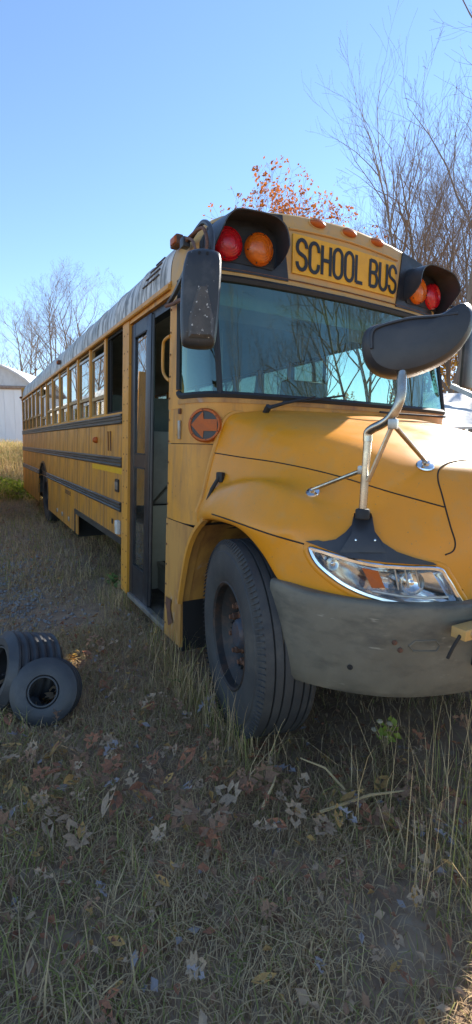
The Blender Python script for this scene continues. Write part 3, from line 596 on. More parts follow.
# ---- hood and fenders: one tilting shell
U = [
 [(1.58, 1.2, 1.755), (2.0, 1.2, 1.68), (2.4, 1.2, 1.585), (2.70, 1.2, 1.50), (2.86, 1.2, 1.43), (2.94, 1.2, 1.30), (2.985, 1.2, 1.10), (3.0, 1.2, .77)],
 [(1.58, .85, 1.75), (2.0, .86, 1.672), (2.4, .87, 1.575), (2.68, .87, 1.49), (2.83, .87, 1.425), (2.91, .87, 1.30), (2.96, .87, 1.10), (2.98, .87, .77)],
 [(1.575, .55, 1.742), (2.0, .6, 1.655), (2.4, .64, 1.555), (2.65, .65, 1.475), (2.78, .65, 1.41), (2.86, .64, 1.28), (2.92, .63, 1.08), (2.95, .63, .77)],
 [(1.57, .33, 1.718), (2.0, .39, 1.62), (2.4, .48, 1.52), (2.6, .50, 1.452), (2.72, .50, 1.38), (2.80, .50, 1.26), (2.875, .49, 1.06), (2.905, .49, .77)],
 [(1.56, .195, 1.668), (2.0, .27, 1.55), (2.4, .385, 1.455), (2.57, .40, 1.395), (2.68, .40, 1.32), (2.755, .39, 1.22), (2.83, .38, 1.04), (2.86, .38, .77)],
 [(1.55, .120, 1.463), (2.0, .2, 1.43), (2.4, .31, 1.378), (2.55, .32, 1.325), (2.65, .30, 1.25), (2.715, .28, 1.165), (2.78, .27, 1.02), (2.80, .27, .77)],
 [(1.545, .085, 1.33), (2.0, .15, 1.345), (2.3, .19, 1.325), (2.5, .2, 1.26), (2.6, .2, 1.185), (2.67, .19, 1.105), (2.72, .185, 1.0), (2.73, .185, .77)],
 [(1.54, .055, 1.19), (1.8, .05, 1.27), (2.1, .06, 1.325), (2.35, .085, 1.28), (2.49, .10, 1.19), (2.57, .11, 1.10), (2.615, .11, .98), (2.62, .11, .77)],
 [(1.535, .02, 1.09), (1.75, -.025, 1.14), (2.05, -.035, 1.16), (2.25, -.03, 1.145), (2.40, .0, 1.12), (2.47, .04, 1.08), (2.51, .06, .98), (2.52, .06, .80)],
 [(1.56, .015, 1.02), (1.75, -.02, 1.085), (2.05, -.03, 1.10), (2.2, -.025, 1.075), (2.33, -.005, 1.0), (2.41, .015, .92), (2.445, .03, .885), (2.46, .045, .86)],
 [(1.57, .07, 1.01), (1.75, .05, 1.075), (2.05, .05, 1.09), (2.2, .05, 1.065), (2.325, .06, .992), (2.40, .07, .915), (2.435, .08, .88), (2.45, .09, .86)],
]
rows = [catmull(r, 9) for r in U]
full = rows[::-1] + [[np.array((p[0], 2.4 - p[1], p[2])) for p in r] for r in rows[1:]]
cols = list(zip(*full)); fine = [catmull(list(c), 7) for c in cols]        # fine[v][u]
g = G(); g.loft(fine); V_ = [Vector(p) for p in g.v]; BV = BVHTree.FromPolygons(V_, g.f)
HL = [(309, 548), (316, 563), (330, 576), (348, 588), (372, 598), (405, 605.5), (440, 608), (463, 607), (456, 592), (447, 577), (438, 567.5), (405, 566), (370, 563), (338, 555), (320, 549.5)]
HLs = catmull(HL, 4, closed=True)
def topix(p):
    c = AX.T @ (np.array(p) - CAM); return (CX + F_PX * c[0] / c[2], CY + F_PX * c[1] / c[2]) if c[2] > 0.05 else (-999, -999)
def inside(q, poly):
    c = False; n = len(poly)
    for i in range(n):
        a, b = poly[i], poly[i - 1]
        if (a[1] > q[1]) != (b[1] > q[1]) and q[0] < (b[0] - a[0]) * (q[1] - a[1]) / (b[1] - a[1]) + a[0]: c = not c
    return c
hcx = sum(p[0] for p in HLs) / len(HLs); hcy = sum(p[1] for p in HLs) / len(HLs)
def offpoly(d):
    out = []; n = len(HLs)
    for i in range(n):
        t = np.array(HLs[(i + 1) % n]) - np.array(HLs[i - 1]); t = t / np.linalg.norm(t); nn = np.array([t[1], -t[0]])
        q = np.array(HLs[i]) + nn * d
        out.append(tuple(q))
    return out
if abs(offpoly(5)[0][0] - hcx) < abs(HLs[0][0] - hcx): HLs = HLs[::-1]
HIN = offpoly(-0.5)
cutv = [p.x > 2.4 and inside(topix(p if p.y < 1.2 else (p.x, 2.4 - p.y, p.z)), HIN) for p in V_]
keep = [k for k, f in enumerate(g.f) if not any(cutv[i] for i in f)]
g.f = [g.f[k] for k in keep]; g.m = [0] * len(g.f)
hood = P_('hood', g, 'hoodpaint', smooth=50)
def onhood(px, py, off=0.0):
    h = BV.ray_cast(CV, ray(px, py).normalized())
    if h[0] is None: return None
    n = h[1] if h[1].dot(CV - h[0]) > 0 else -h[1]
    return h[0] + n * off, n
def seam(pix, r=0.0035, name='panel_seam', m='darkmetal', both=True, par=None):
    P = catmull(pix, 8); pts = [q[0] for q in (onhood(p[0], p[1], 0.0005) for p in P) if q]
    if len(pts) < 2: return
    g = G(); g.tube(pts, r, 5); build(name, g, m, par or hood)
    if both: build(name, g.mirror(), m, par or hood)
seam([(215, 453), (240, 457), (280, 463), (330, 474), (390, 492), (444, 507)])
seam([(471.5, 460), (458, 461), (446, 464), (439, 470), (438, 480), (442, 495), (450, 525), (455, 542), (453, 551), (445, 555)])
seam([(212, 514), (230, 520), (268, 533.5), (304, 544)], 0.004)
# rim along the rear edge of the hood
g = G(); g.tube([Vector(p) + Vector((-0.004, 0, 0)) for p in fine[0][14:len(fine[0]) - 14]], 0.016, 8); P_('hood_rim', g, 'paint')
# rubber hood latch on the near side
h0, hn = onhood(222, 478); h1 = hit(208, 500, 1, 0.03)
g = G(); g.box(h0 + hn * 0.012, (0.05, 0.03, 0.06), 0.3, 0, 0.008); g.tube([h0 + hn * 0.02, (h0 + h1) / 2 + Vector((0, -0.02, 0)), h1], 0.012, 8); P_('hood_latch', g, 'rubber')
# grille slats in the nose (low, centre)
for z in [0.93 + 0.07 * i for i in range(6)]:
    g = G(); g.loft([[(2.995 - 0.10 * (z - 0.85) + dx - 0.05 * ((y - 1.2) / 0.45) ** 2, y, z + dz) for dx, dz in ((0, -0.018), (0.018, -0.012), (0.018, 0.012), (0, 0.018))] for y in (0.82, 1.0, 1.2, 1.4, 1.58)], closed=True, cap=True); P_('grille_slat', g, 'blackpanel')
# ---- headlight: outline traced on the shell, real depth behind a clear cover
def ringpx(d, off):
    out = []; base_r = HLs
    for p, b in zip(offpoly(d), base_r):
        q = onhood(p[0], p[1])
        if q is None or abs(q[0].x - onhood(*b)[0].x) > 0.12: q = onhood(*b)
        out.append(q[0] + q[1] * off)
    return out
ring = [onhood(p[0], p[1], 0.0) for p in HLs]
cen = sum((q[0] for q in ring), Vector()) / len(ring); nav = sum((q[1] for q in ring), Vector()).normalized()
def ringat(sc_, off, dn=0.0, d=-4.0): return [cen + (q - cen) * sc_ + nav * dn for q in ringpx(d, off)]
for far in (0, 1):
    gl = lambda q: q.mirror() if far else q
    g = G(); g.loft([ringpx(6.5, -0.001), ringpx(6.0, 0.002), ringpx(1.5, 0.003), ringpx(0.2, -0.004)], closed=True); build('headlight_surround', gl(g), 'hoodpaint', hood, smooth=60)
    g = G(); g.loft([ringpx(0.6, -0.006), ringpx(0.6, 0.008), ringpx(-0.8, 0.013), ringpx(-3.2, 0.011), ringpx(-4.2, 0.002)], closed=True); hl = build('headlight', gl(g), 'chrome', BUS)
    g = G(); bo = ringpx(-4.0, 0.003); mid = ringat(0.90, -0.004, -0.022); lo = ringat(0.55, 0, -0.034); n = len(bo)
    g.loft([bo, mid, lo], closed=True); g.add([Vector(p) for p in lo] + [cen + nav * -0.036], [(i, (i + 1) % n, n) for i in range(n)]); build('reflector', gl(g), 'chrome', hl)
    # cells: two round bowls, an amber turn reflector, dividing ribs
    for px, py, r in ((333, 564, 0.030), (412, 583, 0.052)):
        q = onhood(px, py)[0] + nav * 0.0; g = G(); g.lathe([(r, -0.004), (r * 0.95, -0.012), (r * 0.6, -0.026), (r * 0.25, -0.03), (r * 0.22, -0.008), (0.0, -0.004)], q, nav, 24); build('lamp_bowl', gl(g), 'chrome', hl)
    q1, q2, q3, q4 = [onhood(*p)[0] + nav * -0.006 for p in ((362, 568), (378, 571), (385, 588), (372, 588))]
    g = G(); g.prism([q1, q2, q3, q4], nav * 0.006); build('turn_reflector', gl(g), 'orange', hl)
    for a, b in (((395, 569), (399, 590)), ((405, 569), (409, 588)), ((416, 570), (420, 587))):
        g = G(); g.tube([onhood(*a)[0] + nav * -0.006, onhood(*b)[0] + nav * -0.008], 0.004, 6); build('rib', gl(g), 'alu', hl)
    g = G(); g.tube([onhood(p[0], p[1], -0.002)[0] for p in ((372, 591), (400, 596), (425, 598), (448, 597))], 0.006, 6); build('rib', gl(g), 'alu', hl)
    a_ = ringpx(-2.5, 0.011); b_ = ringat(0.6, 0.016, 0.004); c_ = ringat(0.25, 0.016, 0.008); g = G(); g.loft([a_, b_, c_], closed=True); g.add(c_ + [cen + nav * 0.02], [(i, (i + 1) % n, n) for i in range(n)]); build('lens', gl(g), 'lens', hl)
# ---- bumper
BP = [(2.40, -0.005, 0), (2.52, 0.0, 0), (2.63, 0.045, 0), (2.74, 0.125, 0), (2.84, 0.225, 0), (2.92, 0.345, 0), (2.98, 0.5, 0), (3.02, 0.68, 0), (3.05, 0.9, 0), (3.06, 1.2, 0)]
B2 = [tuple(p) for p in catmull(BP, 4)]; BF = B2 + [(x, 2.4 - y, 0) for x, y, _ in reversed(B2[:-1])]
def boff(o):
    out = []; n = len(BF)
    for i in range(n):
        a, b = np.array(BF[max(i - 1, 0)][:2]), np.array(BF[min(i + 1, n - 1)][:2]); t = b - a; t /= np.linalg.norm(t); nn = np.array([t[1], -t[0]]); p = np.array(BF[i][:2]) + nn * o; out.append(p)
    return out
bt = [0.895 - 0.03 * min(1, max(0, (x - 2.5) / 0.5)) for x, y, _ in BF]
prof = [(-0.07, 0.0, 1), (-0.02, 0.004, 1), (-0.006, 0.0, 1), (0.0, -0.012, 1), (0.002, -0.06, 1), (0.004, -0.12, 1), (0.004, 0.17, 0), (0.0, 0.10, 0), (-0.006, 0.03, 0), (-0.02, 0.004, 0), (-0.08, 0.0, 0)]
g = G(); g.loft([[(p[0], p[1], (bt[i] + dz) if top else 0.465 + dz) for i, p in enumerate(boff(o))] for o, dz, top in prof]); bump = P_('bumper', g, 'bumper', smooth=50)
BB = BVHTree.FromPolygons([Vector(p) for p in g.v], g.f)
def onb(px, py, off=0.0):
    h = BB.ray_cast(CV, ray(px, py).normalized()); n = h[1] if h[1].dot(CV - h[0]) > 0 else -h[1]; return h[0] + n * off, n
for px, py in ((394.5, 642.5), (400, 650)):
    p, n = onb(px, py); build('bolt', G().lathe([(0.011, 0.0), (0.011, 0.004), (0.008, 0.008), (0, 0.009)], p, n, 10), 'rust', bump)
p, n = onb(350, 667); build('drain_plug', G().lathe([(0.012, 0.001), (0.012, 0.004), (0.007, 0.004), (0.006, 0.001), (0, 0.0008)], p, n, 12), 'rubber', bump)
pts = [onb(x, y, 0.001)[0] for x, y in ((409, 646), (415, 641), (436, 640.5), (440, 646), (436, 651), (413, 651), (409, 646))]; build('step_recess', G().tube(pts, 0.004, 6, False), 'bumper', bump)
# black centre section with the crossing arm carrier
g = G(); g.b2((2.98, 0.62, 0.60), (3.075, 1.78, 0.865), 0.01); cs = P_('bumper_centre', g, 'blackpanel')
g = G(); g.b2((3.02, 0.455, 0.765), (3.085, 1.2, 0.81), 0.004); ca = P_('crossing_arm', g, 'cappaint')
g = G(); g.lathe([(0.015, -0.01), (0.015, 0.006), (0.01, 0.012), (0, 0.013)], (3.085, 0.50, 0.788), (1, 0, 0), 14); build('bolt', g, 'chrome', ca)
g = G(); g.tube([(3.05, 0.49, 0.79), (3.06, 0.455, 0.78), (3.045, 0.44, 0.73), (3.03, 0.435, 0.68)], 0.007, 8); build('cable', g, 'rubber', ca)
# ---- front wheels
def wheel(xc, yo, zc, par, turn=0.0, Rr=0.495, dual=False):
    ax = Vector((math.sin(turn), -math.cos(turn), 0)); c = Vector((xc, yo, zc)); wd = 0.30
    g = G(); rp = 0.292
    pr = [(rp - 0.012, -0.012), (rp + 0.01, 0.0), (0.335, 0.012), (0.40, 0.016), (0.44, 0.010), (0.452, 0.008), (0.458, 0.002), (Rr - 0.02, -0.006), (Rr - 0.004, -0.022)]
    grooves = [-0.065, -0.110, -0.160, -0.210, -0.245]
    for gc in grooves: pr += [(Rr, gc + 0.012), (Rr, gc + 0.005), (Rr - 0.014, gc + 0.003), (Rr - 0.014, gc - 0.003), (Rr, gc - 0.005)]
    pr += [(Rr, -wd + 0.04), (Rr - 0.01, -wd + 0.02), (0.44, -wd), (rp, -wd + 0.01), (rp - 0.02, -wd + 0.04)]
    g.lathe(pr, c, ax, 72); ty = g
    g = G(); g.lathe([(rp, -0.006), (rp - 0.008, 0.0), (rp - 0.02, -0.01), (rp - 0.024, -0.05), (rp - 0.05, -0.075), (0.225, -0.085), (0.20, -0.13), (0.17, -0.135), (0.0, -0.135)], c, ax, 48)
    wo_ = build('wheel', g, 'rim', par); build('tyre', ty, 'tyre', wo_, smooth=25)
    g = G(); u = ax.orthogonal().normalized(); b = ax.cross(u)
    for k in range(110):
        a = 2 * math.pi * k / 110; e = u * math.cos(a) + b * math.sin(a); t = ax.cross(e); p0 = c + e * (Rr - 0.030) + ax * 0.004; p1 = c + e * (Rr - 0.004) - ax * 0.018
        g.add([p0 - t * 0.004, p0 + t * 0.004, p1 + t * 0.004, p1 - t * 0.004, p0 - t * 0.003 + ax * 0.006, p0 + t * 0.003 + ax * 0.006, p1 + t * 0.003 + ax * 0.004 + e * 0.004, p1 - t * 0.003 + ax * 0.004 + e * 0.004], [(4, 5, 6, 7), (0, 4, 7, 3), (1, 2, 6, 5), (0, 1, 5, 4), (2, 3, 7, 6)])
    build('shoulder_ribs', g, 'tyre', wo_, smooth=0, kind='stuff')
    g = G(); g.lathe([(0.105, -0.135), (0.100, -0.10), (0.085, -0.085), (0.08, -0.065), (0.066, -0.05), (0.0, -0.046)], c, ax, 28); build('hub', g, 'hub', wo_)
    u = ax.orthogonal().normalized(); b = ax.cross(u)
    for k in range(10):
        a = 2 * math.pi * k / 10 + 0.2; p = c + (u * math.cos(a) + b * math.sin(a)) * 0.158
        g = G(); g.lathe([(0.026, -0.14), (0.026, -0.118), (0.020, -0.112), (0.020, -0.082), (0.014, -0.078), (0.013, -0.062), (0, -0.060)], p, ax, 6); build('lug_nut', g, 'rust', wo_, smooth=20)
    for k in range(5):
        a = 2 * math.pi * (k + 0.5) / 5; p = c + (u * math.cos(a) + b * math.sin(a)) * 0.205; g = G(); g.lathe([(0.026, -0.100), (0.022, -0.106), (0.02, -0.09)], p, ax, 12); build('hand_hole', g, 'darkmetal', wo_)
    return wo_
ST = R(-11); wheel(FX + 0.2 * math.sin(ST), 0.175 - 0.2 * math.cos(ST), FZ, BUS, turn=ST, Rr=0.52); 
w2 = wheel(FX, 2.365, FZ, BUS, turn=R(180 - 15))
wheel(WX, 0.06, 0.485, BUS); wheel(WX, 2.34, 0.485, BUS, turn=R(180))
g = G(); g.tube([(FX, 0.3, 0.48), (FX, 2.1, 0.48)], 0.07, 10); P_('front_axle', g, 'darkmetal')
g = G(); g.b2((1.55, 0.5, 0.62), (2.75, 1.9, 1.25)); P_('engine_block', g, 'darkmetal')
# ---- entrance: folded door leaves, steps, rails
def leaf_frame(w_, z0, z1):
    """door leaf in its own frame: x along the leaf, y depth"""
    g = G(); t = 0.035
    for a, b, c_, d in ((0, 0.105, z0, z1), (w_ - 0.115, w_, z0, z1)): g.b2((a, 0, c_), (b, t, d), 0.004)
    for c_, d in ((z0, z0 + 0.28), (1.305, 1.42), (2.375, z1)): g.b2((0.105, 0.002, c_), (w_ - 0.115, t - 0.002, d))
    return g
def leaf(x, y, ang, w_, name='door_leaf'):
    def tr(g):
        c, s = math.cos(ang), math.sin(ang); g.v = [(x + a * c - b * s, y + a * s + b * c + ys(e), e) for a, b, e in g.v]; return g
    d = build(name, tr(leaf_frame(w_, 0.165, 2.485)), 'blackpanel', BUS)
    for z0, z1 in ((1.42, 2.375), (0.445, 1.305)):
        build('pane', tr(G().b2((0.105, 0.014, z0), (w_ - 0.115, 0.019, z1))), 'winglass', d, smooth=0)
        g = G(); g.b2((0.10, -0.004, z0 - 0.006), (w_ - 0.11, 0.006, z0 + 0.006)); g.b2((0.10, -0.004, z1 - 0.006), (w_ - 0.11, 0.006, z1 + 0.006)); build('glazing_strip', tr(g), 'rubber', d)
    return d
leaf(0.092, 0.014, 0.0, 0.50); leaf(0.50, 0.085, R(179), 0.38)
g = G(); g.tube([(0.605, 0.03, 0.2), (0.605, 0.075, 2.47)], 0.012, 8); P_('door_hinge_rod', g, 'blackpanel')
for k, (y0, z) in enumerate(((0.0, 0.175), (0.28, 0.43), (0.56, 0.69))):
    g = G(); g.b2((0.10, y0 + 0.004, z - 0.03), (1.03, y0 + 0.30, z)); st = P_('step', g, 'floor')
    g = G(); g.b2((0.12, y0 - 0.012, z - 0.034), (1.02, y0 + 0.035, z + 0.006), 0.004); build('step_edge', g, 'alu', st)
    g = G(); g.b2((0.10, y0 + 0.28, z - 0.02), (1.03, y0 + 0.295, z + 0.26)); build('riser', g, 'interior', st)
g = G(); g.b2((0.09, 0.03, 0.13), (0.11, 0.9, 0.95)); g.b2((1.035, 0.03, 0.13), (1.05, 0.9, 1.75)); g.b2((0.1, 0.02, 0.12), (1.04, 0.88, 0.14)); P_('stepwell', g, 'interior')
g = G(); g.tube([hit(149, 577, 1, 0.22), hit(150.5, 512, 1, 0.25), hit(152, 504, 1, 0.255), hit(168, 486, 1, 0.30)], 0.013, 8); P_('handrail', g, 'alu')
g = G(); g.tube([tuple(p) for p in catmull([hit(170, 336, 1, 0.035), hit(165, 340, 1, 0.035), hit(163.2, 346, 1, 0.035), hit(162.8, 368, 1, 0.035), hit(165, 376, 1, 0.035), hit(169.5, 381, 1, 0.035)], 3)], 0.011, 8); P_('grab_handle', g, 'paint')
# ---- inside the cabin
g = G(); g.b2((1.10, 0.36, 1.42), (1.46, 2.05, 1.62), 0.03); g.b2((1.13, 0.40, 0.95), (1.40, 2.0, 1.43)); P_('dashboard', g, 'plastic')
g = G(); g.b2((1.1, 1.3, 1.6), (1.4, 2.0, 1.80), 0.05); P_('instrument_hood', g, 'plastic')
g = G(); g.lathe([(0.215 + 0.014 * math.cos(a), 0.014 * math.sin(a)) for a in [2 * math.pi * i / 8 for i in range(8)]], (1.02, 1.72, 1.72), (-0.6, 0, 0.8), 32, closed=True); g.tube([(1.02, 1.51, 1.72), (1.02, 1.93, 1.72)], 0.014, 6); g.tube([(1.02, 1.72, 1.72), (1.2, 1.72, 1.5)], 0.025, 8); P_('steering_wheel', g, 'rubber')
g = G(); g.b2((0.35, 1.45, 1.35), (0.85, 2.0, 1.47), 0.04); g.b2((0.25, 1.47, 1.45), (0.38, 1.98, 2.15), 0.05); g.b2((0.45, 1.6, 0.95), (0.75, 1.85, 1.35)); P_('driver_seat', g, 'seat')
g = G(); g.b2((1.0, 0.95, 0.95), (1.12, 1.35, 1.5), 0.03); P_('control_console', g, 'grey')
g = G(); g.b2((-0.03, 0.08, 0.95), (0.0, 1.0, 1.62), 0.01); g.tube([(-0.015, 0.97, 0.95), (-0.015, 0.97, 2.6)], 0.016, 8); P_('modesty_panel', g, 'grey')
g = G(); g.b2((0.3, 2.25, 1.0), (1.1, 2.33, 1.75)); P_('side_console', g, 'grey')
g = G(); g.lathe([(0.13, 0), (0.125, 0.02), (0.10, 0.03), (0.085, 0.02), (0.03, 0.025), (0, 0.03)], (0.25, 2.22, 1.62), (0.6, -0.8, 0), 24); P_('cabin_fan', g, 'plastic')
g = G(); g.b2((0.9, 0.1, 2.42), (1.25, 2.3, 2.62), 0.03); P_('overhead_panel', g, 'ceiling')
g = G(); g.box((1.22, 1.2, 2.38), (0.03, 0.5, 0.13), 0, 0, 0.02); P_('inside_mirror', g, 'plastic')
# bench seats
sg_ = G(); sg_.b2((-0.22, -0.5, 0.40), (0.24, 0.5, 0.52), 0.04); sb_ = G(); sb_.loft([[(-0.22 - 0.10 * t + dx, y, 0.45 + 0.62 * t) for y, dx in ((-0.48, 0.03), (-0.49, -0.05), (0.49, -0.05), (0.48, 0.03))] for t in (0, 0.9, 1.0)], closed=True, cap=True)
proto = None
for i in range(11):
    for y in (0.56, 1.84):
        x = -0.75 - 0.74 * i
        if proto is None:
            a = G(); a.v = [(p[0] + x, p[1] + y, p[2] + 0.95) for p in sg_.v]; a.f = sg_.f; a.m = sg_.m
            b = G(); b.v = [(p[0] + x, p[1] + y, p[2] + 0.95) for p in sb_.v]; b.f = sb_.f; b.m = sb_.m
            s1 = build('bench_seat', a, 'seat', BUS); s2 = build('backrest', b, 'seat', s1); proto = (s1, s2, Vector((x, y, 0)))
        else:
            d = Vector((x, y, 0)) - proto[2]; q = inst('bench_seat', proto[0].data, WL[proto[0].name] + d, parent=BUS); inst('backrest', proto[1].data, WL[proto[1].name] + d, parent=q)
# ---- side fittings
g = G(); zl = 1.536; g.lathe([(0.035, -0.002), (0.034, -0.025), (0.02, -0.045), (0, -0.05)], (-1.087, ys(zl), zl), (0, 1, 0), 16); P_('side_marker', g, 'orange')
for i in range(2):
    g = G(); x = -0.60 + 0.09 * i; g.tube([(x, ys(1.6) - 0.006, 1.62), (x + 0.01, ys(1.5) - 0.006, 1.43)], 0.006, 6); P_('stop_arm_bracket', g, 'rust')
g = G(); sbox(g, -1.30, -0.10, 1.222, 1.278, -0.003, 0.001); P_('reflective_tape', g, 'tape')
g = G(); sbox(g, -0.31, -0.20, 1.05, 1.17, -0.014, 0.002); ep = P_('entry_switch_plate', g, 'blackpanel')
for i in range(2): g = G(); sbox(g, -0.285 + 0.045 * i, -0.26 + 0.045 * i, 1.075, 1.145, -0.022, -0.012); build('switch', g, 'alu', ep)
g = G(); g.box((-0.18, ys(.73) - 0.02, 0.725), (0.085, 0.04, 0.13), 0, 0, 0.012); P_('junction_box', g, 'white')
g = G(); sbox(g, -0.46, -0.41, 0.72, 0.77, -0.004, 0.002); P_('vent_hole', g, 'blackpanel')
for i in range(3): g = G(); sbox(g, -3.05, -2.62, 0.775 + 0.02 * i, 0.783 + 0.02 * i, -0.006, 0.001); P_('vent_slot', g, 'blackpanel')
for x in (-2.75, -3.3, -3.75):
    g = G(); g.box((x, ys(.43) - 0.008, 0.43), (0.06, 0.015, 0.06), 0, 0, 0.004); lt = P_('latch', g, 'alu')
g = G(); g.b2((-6.8, 2.0, 3.0), (-6.72, 2.08, 3.55)); P_('exhaust_stub', g, 'rust')
# ---- near rear-view mirror on its arms
mp, mn = Vector((1.75, -0.07, 2.27)), Vector((0.93, -0.36, 0.04)).normalized()
OUT = [(186, 256), (190, 250.5), (203, 248.5), (216, 251), (220.5, 256), (221.5, 272), (219, 310), (215.5, 341), (211, 347), (197, 347.5), (185, 345), (181.5, 339), (180.5, 310), (182, 275)]
def shell(outl, p, n, depth, bulge, mats_, name, par, back=0.015):
    o = [hit_plane(a[0], a[1], p, n) for a in catmull(outl, 3, closed=True)]; c = sum(o, Vector()) / len(o); n = Vector(n)
    def rg(s, d): return [c + (q - c) * s + n * d for q in o]
    g = G(); g.loft([rg(0.93, -back - 0.012), rg(1.0, -back), rg(1.0, 0), rg(0.965, bulge * 0.45), rg(0.88, bulge * 0.8), rg(0.6, bulge), rg(0.3, bulge * 1.02)], closed=True)
    k = len(o); t = rg(0.3, bulge * 1.02); g.add(t + [c + n * bulge * 1.03], [(i, (i + 1) % k, k) for i in range(k)])
    ob = build(name, g, mats_, par); t = rg(0.93, -back - 0.010); g = G(); g.add(t + [c - n * (back + 0.014)], [(i, (i + 1) % k, k) for i in range(k)]); build('mirror_glass', g, 'mirrorglass', ob)
    return ob, c, o
rm, mc, mo = shell(OUT, mp, mn, 0.05, 0.035, 'scuffed', 'rear_view_mirror', BUS, 0.05)
# embossed wedge and screws on the housing
def onm(px, py, o): return hit_plane(px, py, mp, mn) + mn * o
g = G(); a = [onm(*q, 0.038) for q in ((198, 287), (206, 287), (213, 322), (212.5, 340), (188, 339), (188.5, 320))]; b_ = [onm(*q, 0.052) for q in ((200, 290), (204.5, 290), (210, 322), (210, 337), (191, 336.5), (191, 321))]; g.loft([a, b_], closed=True); g.add(b_, [tuple(range(6))]); build('embossed_wedge', g, 'wedge', rm, smooth=20)
for px, py in ((199, 255), (207, 255.5), (199, 286.5), (207, 287)): build('screw_hole', G().lathe([(0.008, -0.002), (0.008, 0.002), (0.004, 0.002), (0.003, -0.002), (0, -0.002)], onm(px, py, 0.030), mn, 10), 'rubber', rm)
def tubep(pts, r, m, name='mirror_arm', par=None, n=8):
    g = G(); g.tube([tuple(p) for p in catmull(pts, 4)], r, n); return build(name, g, m, par or BUS)
def px3(px, py, x): return tuple(hit(px, py, 0, x))
tubep([px3(212, 256, 1.70), px3(212.5, 238, 1.68), px3(210, 226, 1.62), px3(204, 222, 1.52), px3(198, 228, 1.42), px3(190, 240, 1.32)], 0.014, 'plastic', par=rm)
tubep([px3(206, 252, 1.70), px3(207, 240, 1.66), px3(203, 228, 1.55), px3(194, 233, 1.40), px3(184, 243, 1.28)], 0.010, 'rust', par=rm)
tubep([px3(186, 270, 1.68), px3(180, 283, 1.45), px3(174, 295, 1.2), px3(169, 303, 1.08)], 0.016, 'plastic', par=rm)
tubep([px3(186, 300, 1.68), px3(180, 300, 1.45), px3(173, 304, 1.2), px3(166, 306, 1.06)], 0.012, 'rust', par=rm)
tubep([px3(196, 251, 1.68), px3(192, 240, 1.5), px3(186, 238, 1.32)], 0.008, 'rust', par=rm)
g = G(); g.box(px3(185, 243, 1.28), (0.06, 0.05, 0.06), 0, 0, 0.01); build('mirror_bracket', g, 'plastic', rm)
# far mirror seen past the windshield edge
g = G(); g.box((1.56, 2.47, 2.25), (0.06, 0.17, 0.46), 0.2, 0, 0.03); fm = P_('rear_view_mirror', g, 'scuffed'); g = G(); g.tube([(1.56, 2.46, 2.47), (1.50, 2.44, 2.66), (1.36, 2.34, 2.72)], 0.014, 8); build('mirror_arm', g, 'plastic', fm)
# ---- crossover mirror on the near fender
xp, xn = Vector((2.84, 0.29, 1.86)), Vector((0.72, -0.69, 0.06)).normalized()
XO = [(362, 347), (364, 333), (372, 327), (385, 324.5), (405, 319), (425, 317), (440, 315.5), (452, 310), (462, 304.5), (470, 305), (475, 318), (470, 335), (458, 351), (440, 364), (415, 374), (392, 377), (375, 372), (366, 362)]
xm, xc, xo = shell(XO, xp, xn, 0.06, 0.055, 'plastic', 'crossover_mirror', BUS, 0.05)
def onx(px, py, o): return hit_plane(px, py, xp, xn) + xn * o
g = G(); rim = [onx(p[0], p[1], 0.053) for p in catmull([(371, 352), (372, 336), (382, 329.5), (408, 323), (432, 321), (455, 318)], 5)]; g.tube(rim, 0.006, 6); build('moulded_edge', g, 'plastic', xm)
for px, py in ((393, 333), (389.5, 351.5)): build('screw', G().lathe([(0.006, -0.002), (0.006, 0.004), (0.003, 0.007), (0, 0.007)], onx(px, py, 0.048), xn, 8), 'chrome', xm)
q = onhood(363, 515)[0]; base = Vector((2.745, 0.215, 1.262))
J1 = hit(368, 434, 1, 0.225); J2 = hit(396, 414, 1, 0.235); J3 = hit(401, 395, 1, 0.245); J4 = hit(402.5, 362, 1, 0.27); B0 = hit(363, 506, 1, 0.222)
tubep([B0 + Vector((0, 0, -0.05)), B0, (B0 + J1) / 2, J1 - Vector((0, 0, 0.03))], 0.0165, 'steel', 'mirror_post', xm, 14)
tubep([J1 - Vector((0, 0, 0.03)), J1 + Vector((0.0, 0, 0.005)), (J1 * 0.8 + J2 * 0.2) + Vector((0, 0, 0.008)), (J1 + J2) / 2, J2 * 0.8 + J1 * 0.2, J2 + Vector((0, 0, 0.02)), J3, (J3 + J4) / 2, J4], 0.0185, 'steel', 'mirror_post', xm, 14)
pr_, prn = onhood(425, 466); plf, pln = onhood(313, 493)
for p, n, rd in ((pr_, prn, 0.040), (plf, pln, 0.034)): build('mount_pad', G().lathe([(rd, 0.0), (rd, 0.004), (rd * 0.9, 0.009), (rd * 0.45, 0.012), (rd * 0.4, 0.024), (0, 0.026)], p, n, 24), 'chrome', xm)
JB = hit(393, 424, 1, 0.235); JM = hit(363, 470, 1, 0.222)
build('brace', G().tube([pr_ + prn * 0.02, JB], 0.0095, 10), 'steel', xm)
build('brace', G().tube([plf + pln * 0.02, JM], 0.0095, 10), 'steel', xm)
build('brace', G().tube([hit(368, 481, 1, 0.222), JB], 0.0095, 10), 'steel', xm)
build('clamp', G().box(JM, (0.04, 0.03, 0.035), 0.5, 0, 0.006), 'alu', xm); build('clamp', G().box(JB, (0.035, 0.03, 0.04), 0.5, 0, 0.006), 'alu', xm)
g = G(); g.lathe([(0.026, -0.035), (0.030, -0.03), (0.030, 0.0), (0.026, 0.008), (0.018, 0.010)], B0 + Vector((0, 0, -0.02)), (0, 0, 1), 20); build('collar', g, 'rubber', xm)
